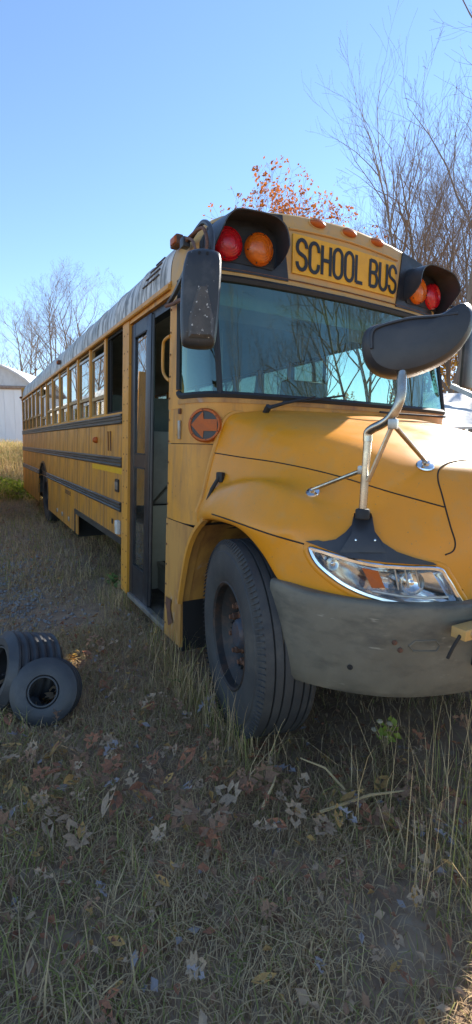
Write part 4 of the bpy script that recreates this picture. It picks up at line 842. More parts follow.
# black spreading foot of the mirror post, lying on the shell above the headlight
FT = [(354, 517), (372, 517), (374, 532), (382, 543), (396, 552), (414, 558), (432, 562.5), (436, 565), (415, 564.5), (385, 562.5), (350, 558), (325, 549), (306, 541.5), (318, 540.5), (324, 542), (336, 540), (346, 533), (352, 526)]
oo = [onhood(p[0], p[1], 0.012) for p in FT]; k = len(oo); g = G(); topr = [o[0] for o in oo]; botr = [o[0] - o[1] * 0.014 for o in oo]
bm = bmesh.new(); vs = [bm.verts.new(p) for p in topr]; bm.faces.new(vs); bmesh.ops.triangulate(bm, faces=bm.faces[:]); bm.verts.index_update()
tri = [tuple(v.index for v in f.verts) for f in bm.faces]; bm.free()
g.add(topr + botr, tri + [(i, (i + 1) % k, k + (i + 1) % k, k + i) for i in range(k)]); ft = build('mirror_foot', g, 'plastic', xm)
g = G(); o1 = [onhood(x, 518)[0] + onhood(x, 518)[1] * 0.012 for x in (354, 363, 372)]; g.loft([[B0 + Vector((0, 0, -0.03)) + (a - o1[1]) * 0.9 for a in o1], o1, [onhood(x, 536, 0.03)[0] for x in (352, 363, 374)], [onhood(x, 553, 0.014)[0] for x in (340, 363, 386)]]); build('foot_gusset', g, 'plastic', ft)
for px in (356, 374): a = onhood(px, 541.5, 0.022); build('screw', G().lathe([(0.005, -0.004), (0.005, 0.003), (0, 0.005)], a[0], a[1], 8), 'chrome', ft)
# ---- wiper resting along the base of the windshield
def onws(px, py, x): return Vector(px3(px, py, x))
wb = onws(268, 408, 1.68); g = G(); g.tube([wb, onws(285, 403, 1.675), onws(315, 397, 1.68)], [0.012, 0.010, 0.007], 8); g.tube([wb + Vector((-0.03, 0, -0.03)), wb + Vector((0.01, 0, 0.01))], 0.02, 8); wp = P_('wiper', g, 'rubber')
build('blade', G().tube([onws(283, 402, 1.67), onws(305, 401, 1.675), onws(345, 395.5, 1.68)], 0.007, 6), 'rubber', wp)
g = G(); g.tube([onws(380, 412, 1.71), onws(400, 414, 1.71), onws(445, 417, 1.68)], 0.008, 6); P_('wiper', g, 'rubber')

# ------------------------------------------------------------------ the neighbouring bus (out of frame, mirrored in the windows)
NB = root('school_bus', (-10.5, -2.85, 0), 'second yellow school bus with white roof parked alongside, seen only as window reflections', 'bus')
ny0 = -1.45
def nb(name, g, m, par=None, **k): return build(name, g, m, par or NB, **k)
g = G(); g.loft([[(x, ny0 - y, z) for y, z in [(0.0, 2.55)] + [(y, z) for y, z in ARC] ] for x in (-16.5, -12, -8, -4.6)]); nb('roof', g, 'white')
for y in (ny0, ny0 - 2.4): nb('side_panel', G().b2((-16.5, y - 0.02, 0.3), (-4.6, y + 0.0, 1.78)), 'sidepaint')
for z in (1.72, 1.33, 0.92): nb('rub_rail', G().b2((-16.5, ny0 + 0.002, z - 0.045), (-4.6, ny0 + 0.02, z + 0.045)), 'rail')
for i in range(17):
    x = -16.45 + 0.735 * i; nb('window_post', G().b2((x - 0.04, ny0 - 0.05, 1.78), (x + 0.04, ny0 + 0.001, 2.55)), 'tape')
    if i < 16: wf = nb('window', G().b2((x + 0.04, ny0 - 0.04, 2.0), (x + 0.695, ny0 - 0.01, 2.04)), 'alu'); build('pane', G().b2((x + 0.04, ny0 - 0.03, 1.78), (x + 0.695, ny0 - 0.025, 2.55)), 'winglass', wf)
nb('cabin_floor', G().b2((-16.45, ny0 - 2.35, 0.88), (-4.65, ny0 - 0.05, 0.95)), 'floor'); nb('end_wall', G().b2((-4.62, ny0 - 2.38, 0.4), (-4.58, ny0 - 0.02, 2.9)), 'paint'); nb('end_wall', G().b2((-16.52, ny0 - 2.38, 0.4), (-16.5, ny0 - 0.02, 2.9)), 'paint')
wheel(-7.6, ny0 - 0.05, 0.48, NB, turn=R(180)); wheel(-13.8, ny0 - 0.05, 0.48, NB, turn=R(180))

# ------------------------------------------------------------------ discarded tyres by the left edge
def old_tyre(name, c, axis, Ro, Ri, wd, label, ribs=3):
    g = G(); h = wd / 2; pr = [(Ri, -h * 0.75), (Ri + 0.012, -h), (Ri + (Ro - Ri) * 0.55, -h * 1.04), (Ro - 0.02, -h * 0.92)]
    for i in range(ribs * 4 + 1): t = i / (ribs * 4); pr.append((Ro - (0.012 if i % 4 in (1, 2) else 0.0), -h * 0.8 + wd * 0.8 * t))
    pr += [(Ro - 0.02, h * 0.92), (Ri + (Ro - Ri) * 0.55, h * 1.04), (Ri + 0.012, h), (Ri, h * 0.75), (Ri + 0.03, h * 0.7), (Ro - 0.05, h * 0.6), (Ro - 0.05, -h * 0.6), (Ri + 0.03, -h * 0.7)]
    g.lathe(pr, c, axis, 48, closed=True)
    t = root(name, (c[0], c[1], gz(c[0], c[1])), label, 'tyre', 'discarded tyres'); cas = build('casing', g, 'oldtyre', t, smooth=40)
    g = G(); g.lathe([(Ri + 0.006 * math.cos(a), h * 0.93 + 0.006 * math.sin(a)) for a in [2 * math.pi * i / 6 for i in range(6)]], c, axis, 40, closed=True); build('bead', g, 'oldtyre', cas)
    return t
ta = CV + ray(47, 690) * (2.60 / F_PX); ta.z = 0.145
old_tyre('loose_tyre', ta, (0.84, -0.36, 0.42), 0.175, 0.075, 0.17, 'small worn tyre lying with its round hole facing the camera')
tb = CV + ray(24, 678) * (2.78 / F_PX); tb.z = 0.175
old_tyre('loose_tyre', tb, (0.22, -0.93, 0.30), 0.215, 0.125, 0.30, 'wider ribbed tyre leaning behind the small worn tyre at the left edge', 5)

# ------------------------------------------------------------------ shed beyond the field
def at_depth(px, py, d): return CV + ray(px, py) * (d / F_PX)
D_ = 24.0
sr = at_depth(34, 388, D_); sb = at_depth(34, 447, D_)
face = Vector((AX[0, 0], AX[1, 0], 0)).normalized(); deep = Vector((AX[0, 2], AX[1, 2], 0)).normalized()
SH = root('storage_shed', (sb.x - 3 * face.x, sb.y - 3 * face.y, sb.z), 'white metal shed with low curved roof beyond the field', 'shed')
base_z = sb.z - 0.35; eav = sr.z
def shp(u, dd, z): p = sr + face * u + deep * dd; return Vector((p.x, p.y, z))
g = G(); W_ = 6.2
prof_r = [(-W_ + W_ * i / 16, eav + 1.35 * math.sin(math.pi * i / 16) ** 0.8) for i in range(17)]
bay_n = 12
for i in range(bay_n):
    u0 = -W_ + W_ * i / bay_n + 0.004; u1 = -W_ + W_ * (i + 1) / bay_n - 0.004
    g = G(); g.add([shp(u0, 0, base_z), shp(u1, 0, base_z), shp(u1, 0, eav), shp(u0, 0, eav), shp(u0, .05, base_z), shp(u1, .05, base_z), shp(u1, .05, eav), shp(u0, .05, eav)], [(0, 1, 2, 3), (0, 4, 5, 1), (0, 3, 7, 4), (1, 5, 6, 2)]); build('siding_panel', g, 'shedwall', SH)
g = G(); g.add([shp(-W_, 0.03, base_z), shp(0, 0.03, base_z), shp(0, 0.03, eav), shp(-W_, 0.03, eav), shp(0, 9, base_z), shp(0, 9, eav), shp(-W_, 9, base_z), shp(-W_, 9, eav)], [(0, 1, 2, 3), (1, 4, 5, 2), (0, 3, 7, 6)]); build('wall', g, 'shedwall', SH)
g = G(); g.add([shp(u, 0.0, z) for u, z in prof_r], [tuple(range(17))]); build('gable', g, 'shedroof', SH)
g = G(); g.loft([[shp(u + (u + W_ / 2) * 0.03, dd, z + 0.06) for u, z in prof_r] for dd in (-0.25, 9)]); g.loft([[shp(u + (u + W_ / 2) * 0.03, dd, z - 0.04) for u, z in prof_r] for dd in (-0.25, 9)]); g.loft([[shp(u + (u + W_ / 2) * 0.03, -0.25, z + e) for u, z in prof_r] for e in (-0.04, 0.06)]); build('roof', g, 'shedroof', SH)
g = G(); a, b = shp(-W_, -0.06, eav), shp(0.1, -0.06, eav); g.tube([a, b], 0.09, 6); build('eave_trim', g, 'shedtrim', SH); g = G(); g.tube([shp(-W_, -0.04, sb.z + .02), shp(0, -0.04, sb.z + .02)], 0.07, 6); build('base_trim', g, 'shedtrim', SH)

# ------------------------------------------------------------------ trees
def perp(d, r):
    u = d.orthogonal().normalized(); b = d.cross(u); a = r.uniform(0, 2 * math.pi); return u * math.cos(a) + b * math.sin(a)
def make_tree(seed, H, r0, spread=0.5, levels=4, nb=(12, 6, 5, 4), leafmat=None, nleaf=0, lsize=0.06, low=0.3, up=0.35):
    r = random.Random(seed); T = G(); C_ = G(); tips = []
    def branch(p, d, L, rad, lev):
        k = 6 if lev == 0 else (4 if lev < 3 else 2); pts = [p]; rads = [rad]; dd = d.copy(); q = p.copy()
        for i in range(k):
            dd = (dd + perp(dd, r) * (0.10 if lev == 0 else 0.22) + Vector((0, 0, up * 0.25 if lev else 0))).normalized(); q = q + dd * (L / k); pts.append(q.copy()); rads.append(max(rad * (1 - 0.85 * (i + 1) / k), 0.004))
        (T if lev == 0 else C_).tube(pts, rads, 8 if lev == 0 else (5 if lev == 1 else 3), cap=False)
        if lev >= levels: tips.append(pts[-1]); return
        n = nb[lev]
        for i in range(n):
            t = (low if lev == 0 else 0.25) + (1 - (low if lev == 0 else 0.25)) * (i + r.random()) / n; t = min(t, 0.99); j = int(t * k); f = t * k - j
            pp = pts[j].lerp(pts[j + 1], f); tang = (pts[j + 1] - pts[j]).normalized()
            nd = (tang * (1 - spread) + perp(tang, r) * spread * r.uniform(0.8, 1.3) + Vector((0, 0, 0.15))).normalized()
            branch(pp, nd, L * r.uniform(0.38, 0.62) * (1.0 - 0.45 * t if lev == 0 else 1 - 0.3 * t), rads[j] * (0.55 if lev == 0 else 0.6), lev + 1)
    branch(Vector((0, 0, -0.2)), Vector((r.uniform(-.06, .06), r.uniform(-.06, .06), 1)).normalized(), H, r0, 0)
    Lf = None
    if leafmat:
        Lf = G()
        for i in range(nleaf):
            c = r.choice(tips) + Vector((r.gauss(0, .07), r.gauss(0, .07), r.gauss(0, .07))); n = Vector((r.gauss(0, 1), r.gauss(0, 1), r.gauss(0, 1))).normalized(); u = n.orthogonal().normalized(); b = n.cross(u); s = lsize * r.uniform(0.6, 1.4)
            Lf.add([c - u * s, c + b * s * 0.6, c + u * s, c - b * s * 0.6], [(0, 1, 2, 3)])
    return T, C_, Lf
def tree(name, data, loc, label, rot=0.0, s=1.0, leafm=None, group=None):
    T, C_, Lf = data; t = root(name, (0, 0, 0), label, 'tree', group)
    build('trunk', T, 'bark', t, smooth=60, origin=(0, 0, 0)); c = build('crown', C_, 'twig', t, smooth=60, origin=(0, 0, 0))
    if Lf: build('foliage', Lf, leafm, c, smooth=0, origin=(0, 0, 0))
    t.location = loc; t.rotation_euler = (0, 0, rot); t.scale = (s, s, s); return t
def ground_at(px, d):
    p = at_depth(px, 440, d); return Vector((p.x, p.y, gz(p.x, p.y) - 0.1))
bareA = make_tree(11, 13.5, 0.17, 0.5, 4, (13, 6, 5, 3)); bareB = make_tree(23, 14.5, 0.15, 0.42, 4, (14, 6, 5, 3), up=0.5); bareC = make_tree(37, 12.0, 0.13, 0.5, 4, (12, 6, 4, 3))
slimA = make_tree(53, 17.0, 0.16, 0.42, 3, (18, 6, 5, 3), low=0.35, up=0.5)
orgA = make_tree(67, 10.2, 0.16, 0.58, 3, (18, 8, 6, 3), 'leaf_orange', 2600, 0.075, low=0.45)
goldA = make_tree(71, 8.5, 0.12, 0.55, 3, (14, 7, 5, 3), 'leaf_gold', 5200, 0.085, low=0.12)
grp = 'bare trees in the background'
tA = tree('bare_tree', bareA, ground_at(76, 44), 'broad bare tree with forked trunks rising behind the bus roof', 0.4, 0.88, group=grp)
tB = tree('bare_tree', bareB, ground_at(52, 43), 'slender leaning bare tree left of the broad one behind the shed', 2.0, 0.8, group=grp)
tC = tree('bare_tree', bareC, ground_at(24, 46), 'small bare tree with a few yellow leaves above the shed roof', 0.9, 0.92, group=grp)
copy_tree(tC, ground_at(98, 50), 2.2, (1.1, 1.1, 1.15), 'bare tree nearest the bus roof in the left group')
copy_tree(tB, ground_at(8, 52), 3.9, (0.8,) * 3, 'low bare tree at the left edge above the shed roof')
copy_tree(tB, ground_at(62, 56), 5.0, (1.1,) * 3, 'distant bare tree between the two taller left trees')
copy_tree(tA, ground_at(88, 54), 1.0, (1.05,) * 3, 'fuller bare tree behind the broad left tree')
copy_tree(tA, ground_at(30, 55), 2.6, (0.9,) * 3, 'fuller bare tree rising behind the shed end')
copy_tree(tC, ground_at(38, 58), 4.0, (1.2,) * 3, 'pale distant bare tree between the shed and the bus')
sA = tree('bare_tree', slimA, ground_at(464, 19), 'thick straight trunk of a bare tree at the right edge', 0.3, 1.0, group=grp)
rl = [(438, 27, 'bareB', 1.15, 'slim bare tree just right of the bus lamp visor'), (412, 34, 'bareA', 1.15, 'tall branching bare tree above the right warning lamps'), (384, 38, 'bareC', 1.35, 'bare tree standing behind the end of the lettered sign'),
      (452, 40, 'bareA', 1.2, 'bare tree behind the crossover mirror, far in the wood'), (480, 30, 'bareC', 1.3, 'bare tree cut by the right edge of the picture'), (425, 48, 'bareB', 1.35, 'faint bare tree deepest in the right wood'), (350, 50, 'bareC', 1.45, 'faint bare tree above the sign centre'), (398, 24, 'slim', 0.9, 'thin young bare tree right of the sign'), (472, 44, 'bareB', 1.3, 'pale bare tree in the corner behind the thick trunk'), (505, 24, 'slim', 1.0, 'bare trunk just beyond the right edge'), (365, 60, 'bareA', 1.5, 'hazy bare tree over the middle clearance lamp'), (430, 22, 'bareC', 1.05, 'twiggy bare tree close behind the right visor'), (458, 33, 'bareB', 1.2, 'bare tree between the visor and the thick trunk'), (405, 42, 'bareB', 1.3, 'slender far bare tree above the last sign letter'), (444, 52, 'bareA', 1.5, 'broad pale bare tree far behind the right visor'), (374, 30, 'bareC', 1.15, 'bare tree above the right clearance lamp'), (468, 25, 'bareA', 1.0, 'spreading bare tree overlapping the thick trunk'), (418, 28, 'bareC', 1.25, 'bushy bare tree just above the right lamp panel'), (448, 36, 'bareC', 1.35, 'brown twiggy tree filling the gap beside the visor'), (392, 34, 'bareC', 1.3, 'brown bare tree behind the end of the sign'), (436, 42, 'bareC', 1.5, 'dense far bare tree over the right lamps'), (474, 36, 'bareC', 1.4, 'dense bare tree in the right corner')]
src = dict(bareA=tA, bareB=tB, bareC=tC, slim=sA)
for i, (px, d, kd, s, lb) in enumerate(rl): copy_tree(src[kd], ground_at(px, d), 0.7 * i + 0.5, (s,) * 3, lb)
oa = tree('autumn_tree', orgA, ground_at(252, 22), 'tree with sparse orange leaves above the left warning lamps', 0.2, 0.98, 'leaf_orange', 'orange autumn trees')
copy_tree(oa, ground_at(318, 26), 2.4, (1.08,) * 3, 'orange leafed tree above the middle of the sign')
o2 = tree('autumn_tree', goldA, ground_at(470, 27), 'golden leafed tree low at the right edge behind the bus', 0.2, 0.72, 'leaf_gold', 'golden autumn trees')
copy_tree(o2, ground_at(488, 34), 2.0, (0.95,) * 3, 'second golden tree farther back at the right edge')
copy_tree(o2, ground_at(448, 40), 4.0, (0.9,) * 3, 'golden tree deep in the right wood behind the mirror')
wl = [(-6, 22, 'bareA'), (-11, 31, 'bareC'), (-16, 24, 'bareB'), (-21, 30, 'bareA'), (-26, 22, 'bareC'), (-30, 34, 'bareB'), (-36, 20, 'bareA'), (-14, 32, 'bareC'), (-24, 33, 'bareA'), (-34, 30, 'bareB'), (-42, 30, 'bareC'), (-46, 24, 'bareA')]
ordn = ['first', 'second', 'third', 'fourth', 'fifth', 'sixth', 'seventh', 'eighth', 'ninth', 'tenth', 'eleventh', 'twelfth']
for i, (x, y, kd) in enumerate(wl): copy_tree(src[kd], (x, y, gz(x, y) - 0.1), 1.3 * i, (0.8 + 0.05 * (i % 4),) * 3, 'bare tree seen through the bus windows, %s from the front' % ordn[i])
for i, (x, y) in enumerate([(-13, 38), (-22, 36), (-31, 40), (-40, 38)]): copy_tree(o2, (x, y, gz(x, y) - 0.1), 1.7 * i, (0.62,) * 3, 'low golden tree seen through the bus windows, %s from the front' % ordn[i])
for i, (x, y, kd) in enumerate([(-34, -9, 'bareA'), (-42, -12, 'bareC'), (-50, -14, 'bareB'), (-58, -13, 'bareA'), (-38, -15, 'bareB'), (-66, -18, 'bareC'), (-72, -13, 'bareA'), (-47, -19, 'bareA')]): copy_tree(src[kd], (x, y, gz(x, y) - 0.1), 1.9 * i, (1.15,) * 3, 'bare tree mirrored in the bus side windows, %s from the front' % ordn[i])
# wood in front of the bus (behind the photographer), mirrored in the windshield
fr = [(7.5, 7.0, 'bareA', 0.72), (9.5, 10.5, 'bareA', 0.95), (11.5, 14, 'bareC', 1.1), (7, 9.8, 'bareC', 0.8), (10, 11, 'bareC', 0.85), (13, 17, 'bareA', 0.95), (8.5, 8.5, 'bareB', 0.62), (15, 21, 'bareB', 1.1), (12, 8, 'bareA', 0.9), (19, 16, 'bareB', 1.0), (22, 9, 'bareC', 1.1), (27, 20, 'bareA', 1.2), (16, 13, 'bareC', 1.0), (32, 12, 'bareB', 1.3), (24, 28, 'bareA', 1.2), (30, 30, 'bareC', 1.4), (38, 24, 'bareA', 1.4), (18, 3, 'bareA', 1.1), (28, 2, 'bareB', 1.2)]
frl = ['low bare tree nearest ahead mirrored in the lower windshield', 'big bare tree mirrored across the windshield centre', 'thick bare tree mirrored behind the big one', 'slight bare tree mirrored at the windshield left', 'bare tree close ahead mirrored in the windshield middle', 'bare tree mirrored over the upper windshield', 'young bare tree mirrored over the whole windshield', 'tall bare tree mirrored at the windshield right', 'nearest bare tree mirrored in the windshield', 'bare tree mirrored left of the windshield centre', 'bare tree mirrored low in the windshield', 'large bare tree mirrored high in the windshield', 'thin bare tree mirrored by the windshield edge', 'far bare tree mirrored behind the wiper', 'bare tree mirrored at the upper right of the windshield', 'far bare tree mirrored at the right of the windshield', 'farthest bare tree mirrored in the windshield', 'bare tree standing ahead of the bus on the near side', 'far bare tree ahead of the bus on the near side']
for i, ((x, y, kd, s), lb) in enumerate(zip(fr, frl)): copy_tree(src[kd], (x, y, 0.0), 1.1 * i, (s,) * 3, lb)
# ------------------------------------------------------------------ pale sheeting and timber heaped beyond the bus at the right
def heap(px, py, d, size, rz, tilt, m, label, name, cat):
    c = at_depth(px, py, d); t = root(name, (c.x, c.y, gz(c.x, c.y)), label, cat)
    g = G(); nxx = 8; V2 = [(size[0] * (i / nxx - .5), y, tilt * (i / nxx - .5) * size[0] + 0.03 * math.sin(5 * i + y * 3)) for i in range(nxx + 1) for y in (-size[1] / 2, -size[1] / 6, size[1] / 6, size[1] / 2)]
    cs_, sn_ = math.cos(rz), math.sin(rz); top = [(c.x + a * cs_ - b * sn_, c.y + a * sn_ + b * cs_, c.z + e) for a, b, e in V2]; bot = [(a, b, e - 0.04) for a, b, e in top]
    nn = (nxx + 1) * 4; fs = [(i * 4 + j, i * 4 + j + 1, i * 4 + j + 5, i * 4 + j + 4) for i in range(nxx) for j in range(3)]; fs += [tuple(q + nn for q in f) for f in fs]
    fs += [(j, j + 1, nn + j + 1, nn + j) for j in range(3)] + [(i * 4, i * 4 + 4, nn + i * 4 + 4, nn + i * 4) for i in range(nxx)]
    g.add(top + bot, fs); build('sheet', g, m, t, smooth=40)
    g = G(); zg = gz(c.x, c.y)
    for dx in (-0.35, 0.35):
        for dy in (-0.35, 0.35): a = dx * size[0]; b = dy * size[1]; g.tube([(c.x + a * cs_ - b * sn_, c.y + a * sn_ + b * cs_, zg - 0.05), (c.x + a * cs_ - b * sn_, c.y + a * sn_ + b * cs_, c.z + tilt * a - 0.02)], 0.06, 6)
    build('support', g, 'wood', t); return t
heap(474, 414, 9.5, (2.2, 2.6), 2.627, 0.30, 'white', 'pale sheet metal canopy beyond the bus at the right edge', 'sheet_canopy', 'canopy')
heap(482, 402, 13.0, (2.2, 3.4), 2.5, 0.34, 'shedroof', 'higher grey sheet roof behind the pale canopy at the right edge', 'sheet_canopy', 'canopy')
pl = root('timber_plank', at_depth(466, 392, 10.5), 'long grey plank propped over the sheet canopy at the right edge', 'plank'); WL[pl.name] = at_depth(466, 392, 10.5)
a, b = at_depth(452, 386, 10.8), at_depth(500, 408, 9.6); g = G(); g.tube([a, (a + b) / 2, b], 0.07, 4); build('board', g, 'grey', pl)

# ------------------------------------------------------------------ ground cover
rng = np.random.default_rng(5)
gzv = np.vectorize(gz)
def blades(name, xs_, ys_, lens, wid, mats_, lean=0.5, label=None, cat=None):
    n = len(xs_); z = gzv(xs_, ys_); az = rng.uniform(0, 2 * np.pi, n); ln = lens; la = np.abs(rng.normal(lean, 0.35, n)).clip(0, 1.4); wd = wid
    dx, dy = np.cos(az), np.sin(az); px, py = -dy, dx; V = np.zeros((n, 7, 3)); hs = (0.0, 0.4, 0.75, 1.0); ws_ = (1.0, 0.85, 0.5)
    cx, cy, cz = xs_.copy(), ys_.copy(), z - 0.01; ang = la * 0.35; pos = [(cx.copy(), cy.copy(), cz.copy())]
    for i in range(3):
        st = (hs[i + 1] - hs[i]) * ln; cx = cx + dx * np.sin(ang) * st; cy = cy + dy * np.sin(ang) * st; cz = cz + np.cos(ang) * st; pos.append((cx.copy(), cy.copy(), cz.copy())); ang = ang + la * rng.uniform(0.4, 1.0, n)
    for i in range(3):
        for s, o in ((-1, 0), (1, 1)):
            V[:, 2 * i + o, 0] = pos[i][0] + s * px * wd * ws_[i] / 2; V[:, 2 * i + o, 1] = pos[i][1] + s * py * wd * ws_[i] / 2; V[:, 2 * i + o, 2] = pos[i][2]
    V[:, 6, 0], V[:, 6, 1], V[:, 6, 2] = pos[3]
    b = (np.arange(n) * 7)[:, None]; T = np.concatenate([b + np.array([[0, 1, 3]]), b + np.array([[0, 3, 2]]), b + np.array([[2, 3, 5]]), b + np.array([[2, 5, 4]]), b + np.array([[4, 5, 6]])], axis=1).reshape(-1, 3)
    me = bpy.data.meshes.new(name); me.vertices.add(n * 7); me.vertices.foreach_set('co', V.reshape(-1)); nf_ = len(T)
    me.loops.add(nf_ * 3); me.loops.foreach_set('vertex_index', T.reshape(-1).astype(np.int32)); me.polygons.add(nf_); me.polygons.foreach_set('loop_start', (np.arange(nf_) * 3).astype(np.int32))
    me.update(calc_edges=True)
    for m in mats_: me.materials.append(M[m])
    mi = np.repeat(rng.integers(0, len(mats_), n), 5).astype(np.int32); me.polygons.foreach_set('material_index', mi)
    o = bpy.data.objects.new(name, me); COL.objects.link(o); tag(o, label, cat, kind='stuff'); return o
def scatter(n, x0, x1, y0, y1, keep=None):
    x = rng.uniform(x0, x1, n); y = rng.uniform(y0, y1, n)
    if keep is not None: k = keep(x, y); x, y = x[k], y[k]
    return x, y
def clump(x, y): return np.sin(3.1 * x + 2 * y) + np.sin(5.3 * y - 2.7 * x + 1.3) + np.sin(8.7 * x + 4.1 * y + 0.6) * 0.6
# short matted grass in the shade beside the bus
x, y = scatter(46000, -1.5, 4.0, -2.2, 1.4, lambda a, b: (clump(a, b) + rng.normal(0, 0.9, len(a)) > -0.5)); blades('matted_grass', x, y, rng.uniform(0.04, 0.14, len(x)), rng.uniform(0.0025, 0.005, len(x)), ['grass_d', 'grass_b', 'grass_b', 'grass_b', 'grass_g', 'grass_d'], 1.15, 'short matted brown and green grass in the shade beside the bus', 'grass')
x, y = scatter(46000, 0.3, 3.7, -1.5, 0.55, lambda a, b: (clump(a * 1.7, b * 1.7) + rng.normal(0, 1.2, len(a)) > -0.9) & ~((b > 0.0) & (a < 2.6))); blades('thatch_grass', x, y, rng.uniform(0.05, 0.14, len(x)), rng.uniform(0.0022, 0.0042, len(x)), ['grass_d', 'grass_b', 'grass_b', 'grass_b', 'grass_d', 'grass_b', 'grass_g'], 1.5, 'thick flattened thatch of dead grass beside the front wheel', 'grass')
# greener taller grass in the foreground and in front of the bumper
x, y = scatter(7000, 1.3, 3.9, -1.9, 1.4, lambda a, b: (b < -0.85 + 0.15 * np.sin(3 * a)) | ((a > 2.85) & (b > 0.0))); blades('green_grass', x, y, rng.uniform(0.06, 0.19, len(x)) * np.where(y < -0.85, 1.2, 1.0), rng.uniform(0.003, 0.006, len(x)), ['grass_g', 'grass_g', 'grass_d', 'grass_b'], 1.0, 'greener grass along the near edge and in front of the bumper', 'grass')
x, y = scatter(700, 2.75, 3.7, 0.0, 1.5); k = rng.random(len(x)) < 0.6 * np.clip((x - 2.6) / 0.5, 0.1, 1); x, y = x[k], y[k]; blades('tall_dry_grass', x, y, rng.uniform(0.25, 0.55, len(x)), rng.uniform(0.0025, 0.0045, len(x)), ['grass_d', 'grass_d', 'grass_g'], 0.45, 'tall dry grass stalks in front of the bumper', 'grass')
xa = np.concatenate([rng.normal(1.75, 0.22, 260), rng.normal(2.25, 0.2, 160), rng.uniform(0.9, 1.5, 120), rng.uniform(-0.3, 0.2, 160)]); ya = np.concatenate([rng.normal(-0.13, 0.07, 260), rng.normal(-0.10, 0.07, 160), rng.normal(-0.06, 0.06, 120), rng.normal(-0.03, 0.09, 160)])
blades('wheel_grass', xa, ya, rng.uniform(0.12, 0.42, len(xa)), rng.uniform(0.003, 0.005, len(xa)), ['grass_d', 'grass_b', 'grass_g'], 0.55, 'long grass growing up around the front wheel and step', 'grass')
x, y = scatter(15000, -10.5, -1.0, -1.6, 0.9); blades('gap_grass', x, y, rng.uniform(0.05, 0.20, len(x)), rng.uniform(0.004, 0.009, len(x)), ['grass_b', 'grass_d', 'grass_b', 'grass_g'], 0.9, 'sparse dead grass in the gap along the bus', 'grass')
x, y = scatter(22000, -21, -9.0, -2.6, 3.2); blades('field_grass', x, y, rng.uniform(0.20, 0.55, len(x)), rng.uniform(0.010, 0.022, len(x)), ['brush', 'brush', 'grass_d', 'grass_g'], 0.6, 'golden overgrown field grass behind the bus', 'grass')
x, y = scatter(16000, 3.4, 11, -5, 7, lambda a, b: (a > 3.9) | (b > 1.3) | (b < -1.8)); blades('front_field_grass', x, y, rng.uniform(0.08, 0.25, len(x)), rng.uniform(0.006, 0.012, len(x)), ['grass_d', 'grass_b', 'brush', 'grass_g'], 0.9, 'dry grass on the open ground ahead of the bus', 'grass')
x, y = scatter(9000, -9, 8, 2.6, 12); blades('far_side_grass', x, y, rng.uniform(0.15, 0.4, len(x)), rng.uniform(0.008, 0.016, len(x)), ['grass_d', 'brush', 'grass_g'], 0.6, 'dry grass on the far side of the bus', 'grass')
# fallen leaves
def leaf_mesh(kind, seed):
    r = random.Random(seed); pts = []
    if kind == 'oak':
        for s in (1, -1):
            sd = [(0.05, 0.0), (0.16, 0.10), (0.24, 0.06), (0.38, 0.24), (0.46, 0.09), (0.62, 0.27), (0.70, 0.08), (0.84, 0.16), (0.93, 0.06)]
            pts += sd if s > 0 else [(1.0, 0.0)] + [(x, -y) for x, y in reversed(sd)][:-1]
    elif kind == 'maple':
        for s in (1, -1):
            sd = [(0.12, 0.0), (0.05, 0.22), (0.22, 0.20), (0.28, 0.46), (0.40, 0.30), (0.56, 0.44), (0.60, 0.16), (0.78, 0.20)]
            pts += sd if s > 0 else [(1.0, 0.0)] + [(x, -y) for x, y in reversed(sd)][:-1]
    else:
        pts = [(0.0, 0.0), (0.2, 0.13), (0.45, 0.2), (0.75, 0.13), (1.0, 0.0), (0.75, -0.13), (0.45, -0.2), (0.2, -0.13)]
    n = len(pts); curl = r.uniform(0.15, 0.55); tw = r.uniform(-0.5, 0.5); bend = r.uniform(-0.25, 0.35)
    def lift(x, y): return abs(y) * curl + bend * (x - 0.5) ** 2 + tw * y * (x - 0.5)
    v = [(x - 0.5, y, lift(x, y)) for x, y in pts] + [(x - 0.5, 0, lift(x, 0)) for x in (0.2, 0.5, 0.8)]
    f = []
    for i in range(n):
        j = (i + 1) % n; xm = (pts[i][0] + pts[j][0]) / 2; c = n + (0 if xm < 0.35 else 1 if xm < 0.65 else 2)
        f.append((i, j, c))
    f += [(n, n + 1, min(range(n), key=lambda i: abs(pts[i][0] - .35) + (0 if pts[i][1] > 0 else 9)))]
    me = bpy.data.meshes.new('leaf'); me.from_pydata(v, [], f); me.update(); return me
LM = []
for i in range(14):
    me = leaf_mesh(['oak', 'maple', 'oval', 'oak', 'oval', 'maple', 'oak'][i % 7], i); me.materials.append(LEAFM[[0, 1, 2, 3, 4, 0, 1, 2, 0, 1, 0, 4, 2, 1][i]]); LM.append(me)
GRn = me2 = leaf_mesh('maple', 99); me2.materials.append(LEAFM[5])
lr = random.Random(3); cnt = 0
def drop_leaf(x, y, s, me, z=None):
    return inst('leaf', me, (x, y, gz(x, y) + (lr.uniform(0.065, 0.125) if z is None else z)), (lr.uniform(-0.6, 0.6), lr.uniform(-0.6, 0.6), lr.uniform(0, 6.28)), (s, s, s), ground)
for px, py, s in ((188, 792, .16), (128, 762, .14), (262, 700, .11), (240, 745, .10), (310, 803, .13), (66, 815, .12), (175, 755, .09), (150, 775, .09), (142, 710, .09), (178, 693, .08), (190, 715, .08), (60, 745, .1), (205, 758, .08), (265, 790, .1), (30, 808, .11), (160, 660, .08), (122, 700, .07), (115, 648, .06)):
    p = hit(px, py, 2, 0.05); drop_leaf(p.x, p.y, s * 0.75, lr.choice(LM))
p = hit(175, 682, 2, 0.06); drop_leaf(p.x, p.y, 0.12, GRn, 0.09)
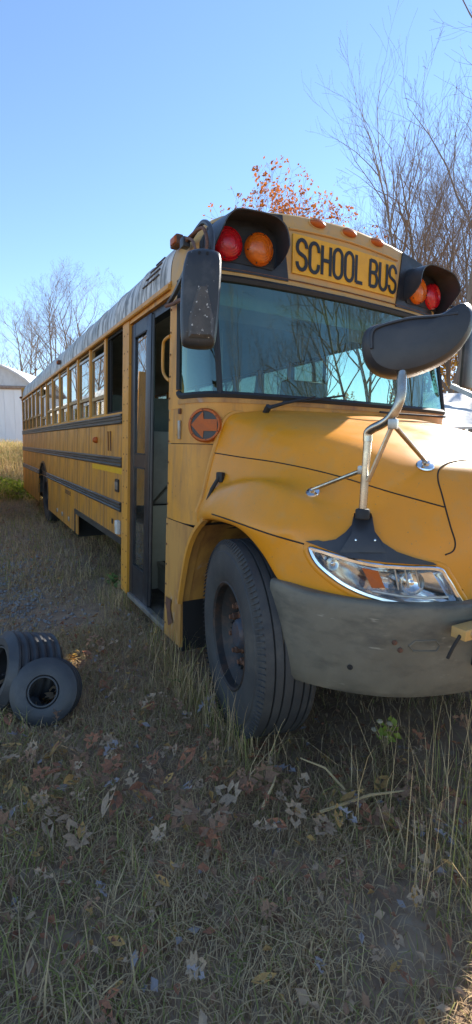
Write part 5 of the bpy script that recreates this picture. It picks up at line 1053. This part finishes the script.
while cnt < 281:
    px, py = lr.uniform(0, 472), (lr.uniform(640, 840) if cnt % 10 < 7 else lr.uniform(600, 1024))
    p = hit(px, py, 2, 0.04)
    if p.y > 0.0 and p.x < 2.7: continue
    if p.y > 1.0: continue
    drop_leaf(p.x, p.y, lr.choice([0.05, 0.06, 0.075, 0.09, 0.11, 0.13] if py < 840 else [0.05, 0.06, 0.075]), lr.choice(LM)); cnt += 1
g = G(); mi_ = []
for i in range(4500):
    x = lr.uniform(-8, 4) if i % 3 else lr.uniform(0, 4); y = lr.uniform(-2.2, 0.6)
    s = lr.uniform(0.010, 0.026); a = lr.uniform(0, 6.28); c, sn = math.cos(a), math.sin(a); z = gz(x, y) + lr.uniform(0.015, 0.06); t1, t2, t3 = (lr.uniform(-.6, .6) * s for _ in range(3))
    g.add([(x - c * s, y - sn * s, z + t1), (x + sn * s * .5, y - c * s * .5, z + t2), (x + c * s, y + sn * s, z + t3), (x - sn * s * .5, y + c * s * .5, z + s * 0.4)], [(0, 1, 2), (0, 2, 3)], (0, 1, 2, 0, 4, 1, 2, 3)[i % 8])
lo_ = build('leaf_litter', g, LEAFM[:5], smooth=0, kind='stuff', label='small brown leaf fragments scattered through the grass', cat='leaves')
g = G()
for i in range(1500):
    x = lr.gauss(-1.2, 1.1); y = lr.gauss(-1.0, 0.32); s = lr.uniform(0.008, 0.028); z = gz(x, y) + s * 0.2
    g.add([(x + s * a * lr.uniform(.7, 1.2), y + s * b * lr.uniform(.7, 1.2), z + s * e * 0.7) for a, b, e in ((1, 0, 0), (-1, 0, 0), (0, 1, 0), (0, -1, 0), (0, 0, 1), (0, 0, -1))], [(0, 2, 4), (2, 1, 4), (1, 3, 4), (3, 0, 4), (2, 0, 5), (1, 2, 5), (3, 1, 5), (0, 3, 5)])
build('gravel_patch', g, 'gravel', smooth=0, kind='stuff', label='pale gravel showing through the dead grass', cat='gravel')
# fallen sticks
sl_ = [((180, 640), (212, 600), 'thin dry stalk leaning on the grass below the step'), ((262, 808), (276, 775), 'pale short stick lying in the grass under the wheel'), ((345, 790), (300, 758), 'thin twig lying in front of the front wheel'), ((320, 812), (410, 790), 'curved dry stalk bending over the grass below the bumper')]
for (a, b, lb) in sl_:
    p, q = hit(*a, 2, 0.05), hit(*b, 2, 0.09); g = G(); g.tube([p, (p + q) / 2 + Vector((0.01, 0.01, 0.03)), q], [0.006, 0.005, 0.003], 5); build('dry_stick', g, 'grass_d', label=lb, cat='stick', group='sticks in the grass')
# small weeds
def weed(px, py, z, n, s, m, label, heads=0, spread=0.07):
    p = hit(px, py, 2, z); b = Vector((p.x, p.y, gz(p.x, p.y))); t = root('weed', b, label, 'weed'); g = G(); lv = G(); hd = G()
    for i in range(n):
        a = lr.uniform(0, 6.28); tip = b + Vector((math.cos(a) * spread * lr.random(), math.sin(a) * spread * lr.random(), (z * lr.uniform(0.7, 1.5)))); g.tube([b, (b + tip) / 2 + Vector((0, 0, .02)), tip], [0.003, 0.0025, 0.0015], 4)
        for k in range(3):
            c = b.lerp(tip, lr.uniform(0.55, 1.0)); u = Vector((lr.gauss(0, 1), lr.gauss(0, 1), lr.gauss(0, .5))).normalized(); v = u.orthogonal().normalized(); ss = s * lr.uniform(.6, 1.2)
            lv.add([c, c + u * ss * .5 + v * ss * .3 + Vector((0, 0, ss * .1)), c + u * ss, c + u * ss * .5 - v * ss * .3 + Vector((0, 0, ss * .1))], [(0, 1, 2), (0, 2, 3)])
        if heads and i % 2 == 0: hd.lathe([(0, -0.012), (0.014, -0.004), (0.016, 0.004), (0.008, 0.012), (0, 0.014)], tip, (lr.uniform(-.3, .3), lr.uniform(-.3, .3), 1), 7)
    build('stem', g, 'grass_d', t); build('foliage', lv, m, t, smooth=0)
    if heads and hd.v: build('flower_head', hd, 'seedhead', t)
weed(386, 725, 0.12, 9, 0.05, 'weed', 'sunlit green weed with dry flower heads under the bumper', 5, 0.06)
weed(72, 655, 0.05, 8, 0.035, 'weedy', 'small yellow orange weed beside the loose tyres', 0, 0.05)
weed(112, 575, 0.10, 12, 0.07, LEAFM[5], 'leafy weed growing at the foot of the door post', 0, 0.12)
bp = hit(30, 487, 0, -9.3); 
def shrub(p, rad, h, n, m, label):
    t = root('shrub', p, label, 'shrub'); g = G(); lv = G()
    for i in range(30):
        a = lr.uniform(0, 6.28); tip = Vector(p) + Vector((math.cos(a) * rad * lr.random(), math.sin(a) * rad * lr.random(), h * lr.uniform(.4, 1))); g.tube([p, (Vector(p) + tip) / 2 + Vector((0, 0, .05)), tip], [0.012, 0.008, 0.003], 4)
    for i in range(n):
        a = lr.uniform(0, 6.28); rr_ = rad * math.sqrt(lr.random()); c = Vector(p) + Vector((math.cos(a) * rr_, math.sin(a) * rr_, h * lr.uniform(.1, 1) * (1 - 0.4 * (rr_ / rad) ** 2))); u = Vector((lr.gauss(0, 1), lr.gauss(0, 1), lr.gauss(0, .7))).normalized(); v = u.orthogonal().normalized(); s = lr.uniform(.03, .07)
        lv.add([c - u * s, c + v * s * .6, c + u * s, c - v * s * .6], [(0, 1, 2, 3)])
    build('stems', g, 'twig', t); build('foliage', lv, m, t, smooth=0)
shrub((-9.6, -0.12, gz(-9.6, -0.1)), 0.55, 0.55, 900, 'weed', 'sunlit green shrub at the rear corner of the bus')
shrub((-11.2, -0.55, gz(-11.2, -0.5)), 0.6, 0.4, 700, 'weed', 'low green brush at the sunlit field edge left of the bus')
print('objects', len(bpy.data.objects), 'tris', sum(len(m.polygons) for m in bpy.data.meshes))
